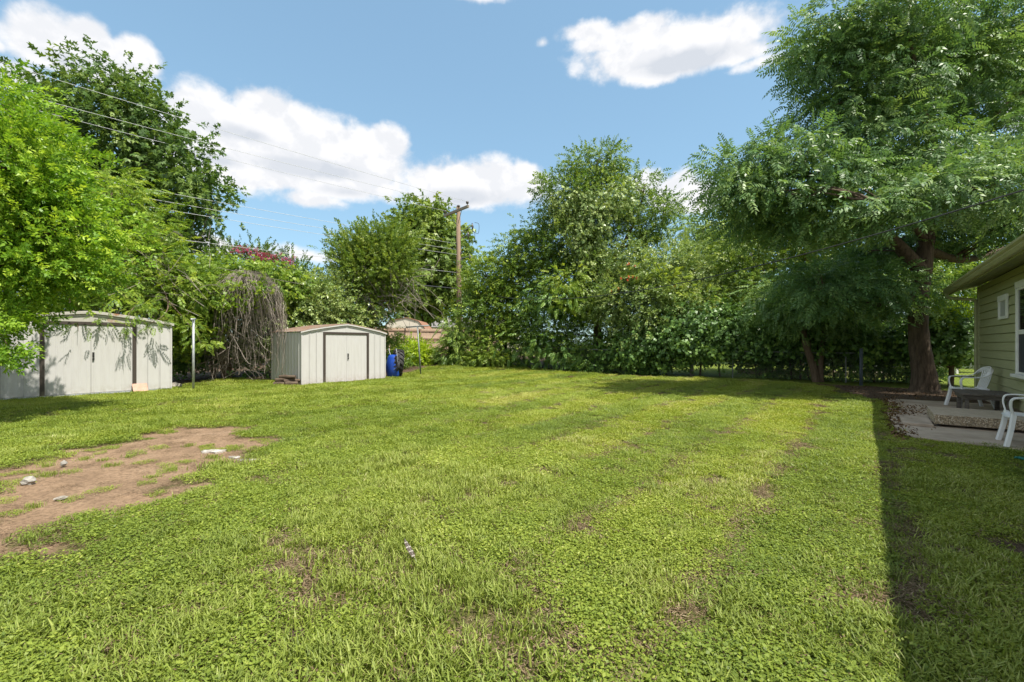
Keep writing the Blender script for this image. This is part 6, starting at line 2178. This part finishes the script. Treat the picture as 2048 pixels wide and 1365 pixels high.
def lawn_points():
    out = []
    def zone(y0, y1, step, sc):
        xs = np.arange(-15, 11, step)
        ys = np.arange(y0, y1, step)
        X, Yy = np.meshgrid(xs, ys)
        x = (X + r.uniform(-0.5, 0.5, X.shape) * step).ravel()
        y = (Yy + r.uniform(-0.5, 0.5, X.shape) * step).ravel()
        vis = np.abs(x) < 1.30 * (y + 0.6) + 0.8
        x, y = x[vis], y[vis]
        sd = poly_sd(x, y, LAWN) + (vnoise(x, y, 0.5, 12) - 0.5) * 0.35
        m_ = sd < 0.0
        x, y, sd = x[m_], y[m_], sd[m_]
        d = dirt_amount(x, y)
        n1 = vnoise(x, y, 1.1, 31)
        n2 = vnoise(x, y, 0.35, 32)
        n3 = vnoise(x, y, 3.2, 33)
        u, w = uv_of(x, y)
        wob = (vnoise(u, w, 1.5, 40) - 0.5) * 0.10
        ph = (w + wob - 0.22) / 0.96
        stripe = np.abs(ph - np.round(ph)) * 0.96
        line = (stripe < 0.085) & (w < 0.4) & (w > -9) & (y > 2.2)
        right = smooth((x + 0.15 * y + 0.3) / 2.2)          # the mown rows show best to the right
        dens = 1.0 - 0.97 * smooth((d - 0.06) / 0.55)
        thin = smooth((n2 - 0.70) / 0.2) * smooth((n1 - 0.45) / 0.3)
        gap = smooth((vnoise(x, y, 0.24, 51) - 0.66) / 0.16)
        dens = dens * (1 - 0.45 * thin) * (1 - 0.40 * gap)
        dens = np.where(line, dens * (1 - 0.9 * right), dens)
        keep = r.random(len(x)) < dens
        idx = np.where(0.5 * n1 + 0.5 * vnoise(x, y, 0.4, 61) + r.normal(0, 0.12, len(x)) > 0.62, r.integers(5, 9, len(x)), r.integers(0, 5, len(x)))
        shortm = (r.random(len(x)) < smooth((y - 4.5) / 3.5)) | (r.random(len(x)) < 0.35 * right)
        idx = np.where(shortm, r.integers(9, 12, len(x)), idx)
        straw = (line & (r.random(len(x)) < 0.55 * right)) | ((r.random(len(x)) < 0.09 + 0.25 * thin + 0.12 * gap))
        idx = np.where(straw, r.integers(12, 14, len(x)), idx)
        keep |= straw & (d < 0.5)
        band = np.where((np.floor(ph) % 2) == 0, 1.0, -1.0)
        tint = 0.40 + (n3 - 0.5) * 0.30 + (n1 - 0.5) * 0.22 + 0.13 * band * right + r.normal(0, 0.085, len(x)) + 0.28 * (vnoise(u / 5.0, w, 0.42, 71) - 0.5) * smooth((y - 3) / 4)
        # a dry yellowed patch in the middle of the yard
        tint += 0.22 * np.exp(-(((x + 0.6) / 2.6) ** 2 + ((y - 11.5) / 1.8) ** 2))
        tint += 0.10 * smooth((y - 7) / 6)
        tint -= 0.12 * smooth((4.0 - y) / 2.5)
        rot = np.where(shortm & (r.random(len(x)) < 0.7), math.atan2(DU.y, DU.x) + np.where(band > 0, 0, math.pi) + r.normal(0, 0.5, len(x)), r.uniform(0, 6.28, len(x)))
        s = sc * r.uniform(0.8, 1.25, len(x)) * (1 - 0.35 * smooth((d - 0.1) / 0.4))
        h = s * (0.85 + 0.5 * n3) * (1 - 0.25 * right) * np.where(straw, 0.8, 1.0)
        z = terrain(x, y) - 0.02 * d + 0.002
        out.append(np.stack([x, y, z, rot, s, h, idx, tint], 1)[keep])
    zone(0.4, 4.6, 0.105, 0.92)
    zone(4.6, 9.0, 0.14, 1.05)
    zone(9.0, 15.0, 0.20, 1.30)
    zone(15.0, 25.5, 0.27, 1.65)
    # windrows of dry clippings left by the mower, parallel to the house
    for k in range(0, 9):
        uu = np.arange(1.2, 17.5, 0.085)
        ww = 0.20 - 0.96 * k + (vnoise(uu, np.full_like(uu, k * 7.3), 1.4, 81) - 0.5) * 0.16 + r.normal(0, 0.025, len(uu))
        x = DU.x * uu + DW.x * ww
        y = DU.y * uu + DW.y * ww
        p_ = (0.85 if k < 1 else 0.62 - 0.05 * k) * smooth((vnoise(uu, np.full_like(uu, k * 3.1), 0.9, 83) - 0.22) / 0.4)
        kk = (r.random(len(uu)) < p_) & (y > 1.4) & (poly_sd(x, y, LAWN) < -0.2) & (np.abs(x) < 1.3 * (y + 0.6) + 0.6)
        x, y = x[kk], y[kk]
        out.append(np.stack([x, y, terrain(x, y) + 0.030, r.uniform(0, 6.28, len(x)), r.uniform(0.28, 0.5, len(x)), r.uniform(0.35, 0.7, len(x)), r.integers(12, 14, len(x)), r.uniform(0.1, 0.7, len(x))], 1))
    # dry thatch between the plants
    xs, ys = np.meshgrid(np.arange(-9, 7, 0.19), np.arange(0.5, 8.5, 0.19))
    x = (xs + r.uniform(-0.1, 0.1, xs.shape)).ravel()
    y = (ys + r.uniform(-0.1, 0.1, xs.shape)).ravel()
    kk = (np.abs(x) < 1.3 * (y + 0.6) + 0.6) & (poly_sd(x, y, LAWN) < -0.15) & (dirt_amount(x, y) < 0.7)
    x, y = x[kk], y[kk]
    out.append(np.stack([x, y, terrain(x, y), r.uniform(0, 6.28, len(x)), r.uniform(0.8, 1.2, len(x)), r.uniform(0.25, 0.5, len(x)), r.integers(12, 14, len(x)), r.uniform(0.05, 0.6, len(x))], 1))
    # stray weeds on the bare dirt
    n = 420
    x, y = r.uniform(-9, -1, n), r.uniform(2.6, 8, n)
    dd = dirt_amount(x, y)
    kk = (dd > 0.5) & (r.random(n) < 0.5)
    x, y = x[kk], y[kk]
    out.append(np.stack([x, y, terrain(x, y) - 0.02, r.uniform(0, 6, len(x)), r.uniform(0.4, 0.8, len(x)), r.uniform(0.5, 0.9, len(x)), r.integers(0, 9, len(x)), r.uniform(0.3, 0.5, len(x))], 1))
    n = 5200
    x, y = r.uniform(-9, 6, n), r.uniform(1.3, 8, n)
    dd = dirt_amount(x, y)
    kk = (dd > 0.30) & (r.random(n) < np.where(x < -1, 0.25, 0.8)) & (poly_sd(x, y, LAWN) < -0.2)
    x, y = x[kk], y[kk]
    out.append(np.stack([x, y, terrain(x, y) - 0.018, r.uniform(0, 6, len(x)), r.uniform(0.3, 0.9, len(x)), r.uniform(0.2, 0.4, len(x)), r.integers(12, 14, len(x)), r.uniform(0.0, 0.6, len(x))], 1))
    return np.concatenate(out)


LP = lawn_points()
me = bpy.data.meshes.new('lawn_grass')
me.vertices.add(len(LP))
me.vertices.foreach_set('co', LP[:, :3].astype(np.float32).ravel())
for nm, ty, dat in (('rot', 'FLOAT_VECTOR', np.stack([r.normal(0, 0.06, len(LP)), r.normal(0, 0.06, len(LP)), LP[:, 3]], 1)), ('scl', 'FLOAT_VECTOR', np.stack([LP[:, 4], LP[:, 4], LP[:, 5]], 1))):
    a = me.attributes.new(nm, ty, 'POINT')
    a.data.foreach_set('vector', dat.astype(np.float32).ravel())
a = me.attributes.new('idx', 'INT', 'POINT')
a.data.foreach_set('value', LP[:, 6].astype(np.int32))
a = me.attributes.new('tint', 'FLOAT', 'POINT')
a.data.foreach_set('value', np.clip(LP[:, 7], 0.05, 0.95).astype(np.float32))
lawn = bpy.data.objects.new('lawn_grass', me)
COL.objects.link(lawn)
lawn['kind'] = 'stuff'
tag(lawn, 'patchy sunlit lawn of low weeds and mown grass', 'grass')
ng = bpy.data.node_groups.new('lawn', 'GeometryNodeTree')
ng.interface.new_socket('Geometry', in_out='INPUT', socket_type='NodeSocketGeometry')
ng.interface.new_socket('Geometry', in_out='OUTPUT', socket_type='NodeSocketGeometry')
gi = ng.nodes.new('NodeGroupInput')
go = ng.nodes.new('NodeGroupOutput')
iop = ng.nodes.new('GeometryNodeInstanceOnPoints')
ci = ng.nodes.new('GeometryNodeCollectionInfo')
ci.inputs['Collection'].default_value = tufts
ci.inputs['Separate Children'].default_value = True
ci.inputs['Reset Children'].default_value = True


def named(nm, ty):
    n = ng.nodes.new('GeometryNodeInputNamedAttribute')
    n.data_type = ty
    n.inputs['Name'].default_value = nm
    return n.outputs['Attribute']


ng.links.new(gi.outputs[0], iop.inputs['Points'])
ng.links.new(ci.outputs[0], iop.inputs['Instance'])
iop.inputs['Pick Instance'].default_value = True
ng.links.new(named('idx', 'INT'), iop.inputs['Instance Index'])
ng.links.new(named('rot', 'FLOAT_VECTOR'), iop.inputs['Rotation'])
ng.links.new(named('scl', 'FLOAT_VECTOR'), iop.inputs['Scale'])
ng.links.new(iop.outputs[0], go.inputs[0])
md = lawn.modifiers.new('lawn', 'NODES')
md.node_group = ng

# ------------------------------------------------------------------ small things on the lawn
fg = G(828, 1132)
fe = thing('feather', 'brown feather barred with white stuck in the grass', 'feather', (fg.x, fg.y, tz(fg.x, fg.y) + 0.055))
v_, f_ = [], []
for i in range(9):
    t = i / 8
    w_ = 0.017 * (math.sin(math.pi * min(1, t * 0.9 + 0.12)) ** 0.6)
    for s in (-1, 0, 1):
        v_.append((t * 0.15, s * w_, 0.004 * (1 - abs(s)) + 0.01 * t * t))
for i in range(8):
    for s in (0, 1):
        a_ = i * 3 + s
        f_.append((a_, a_ + 1, a_ + 4, a_ + 3))
vane = MB().add(v_, f_).build('vane', 'feather', fe)
MB().tube([(-0.05, 0, -0.004), (0.0, 0, 0.003), (0.15, 0, 0.015)], [0.0018, 0.0016, 0.0008], 5).build('quill', 'stone_pale', fe)
fe.rotation_euler = (0, R(-24), R(130))
print('LEAF QUADS', LEAFCOUNT[0], 'LAWN POINTS', len(LP))
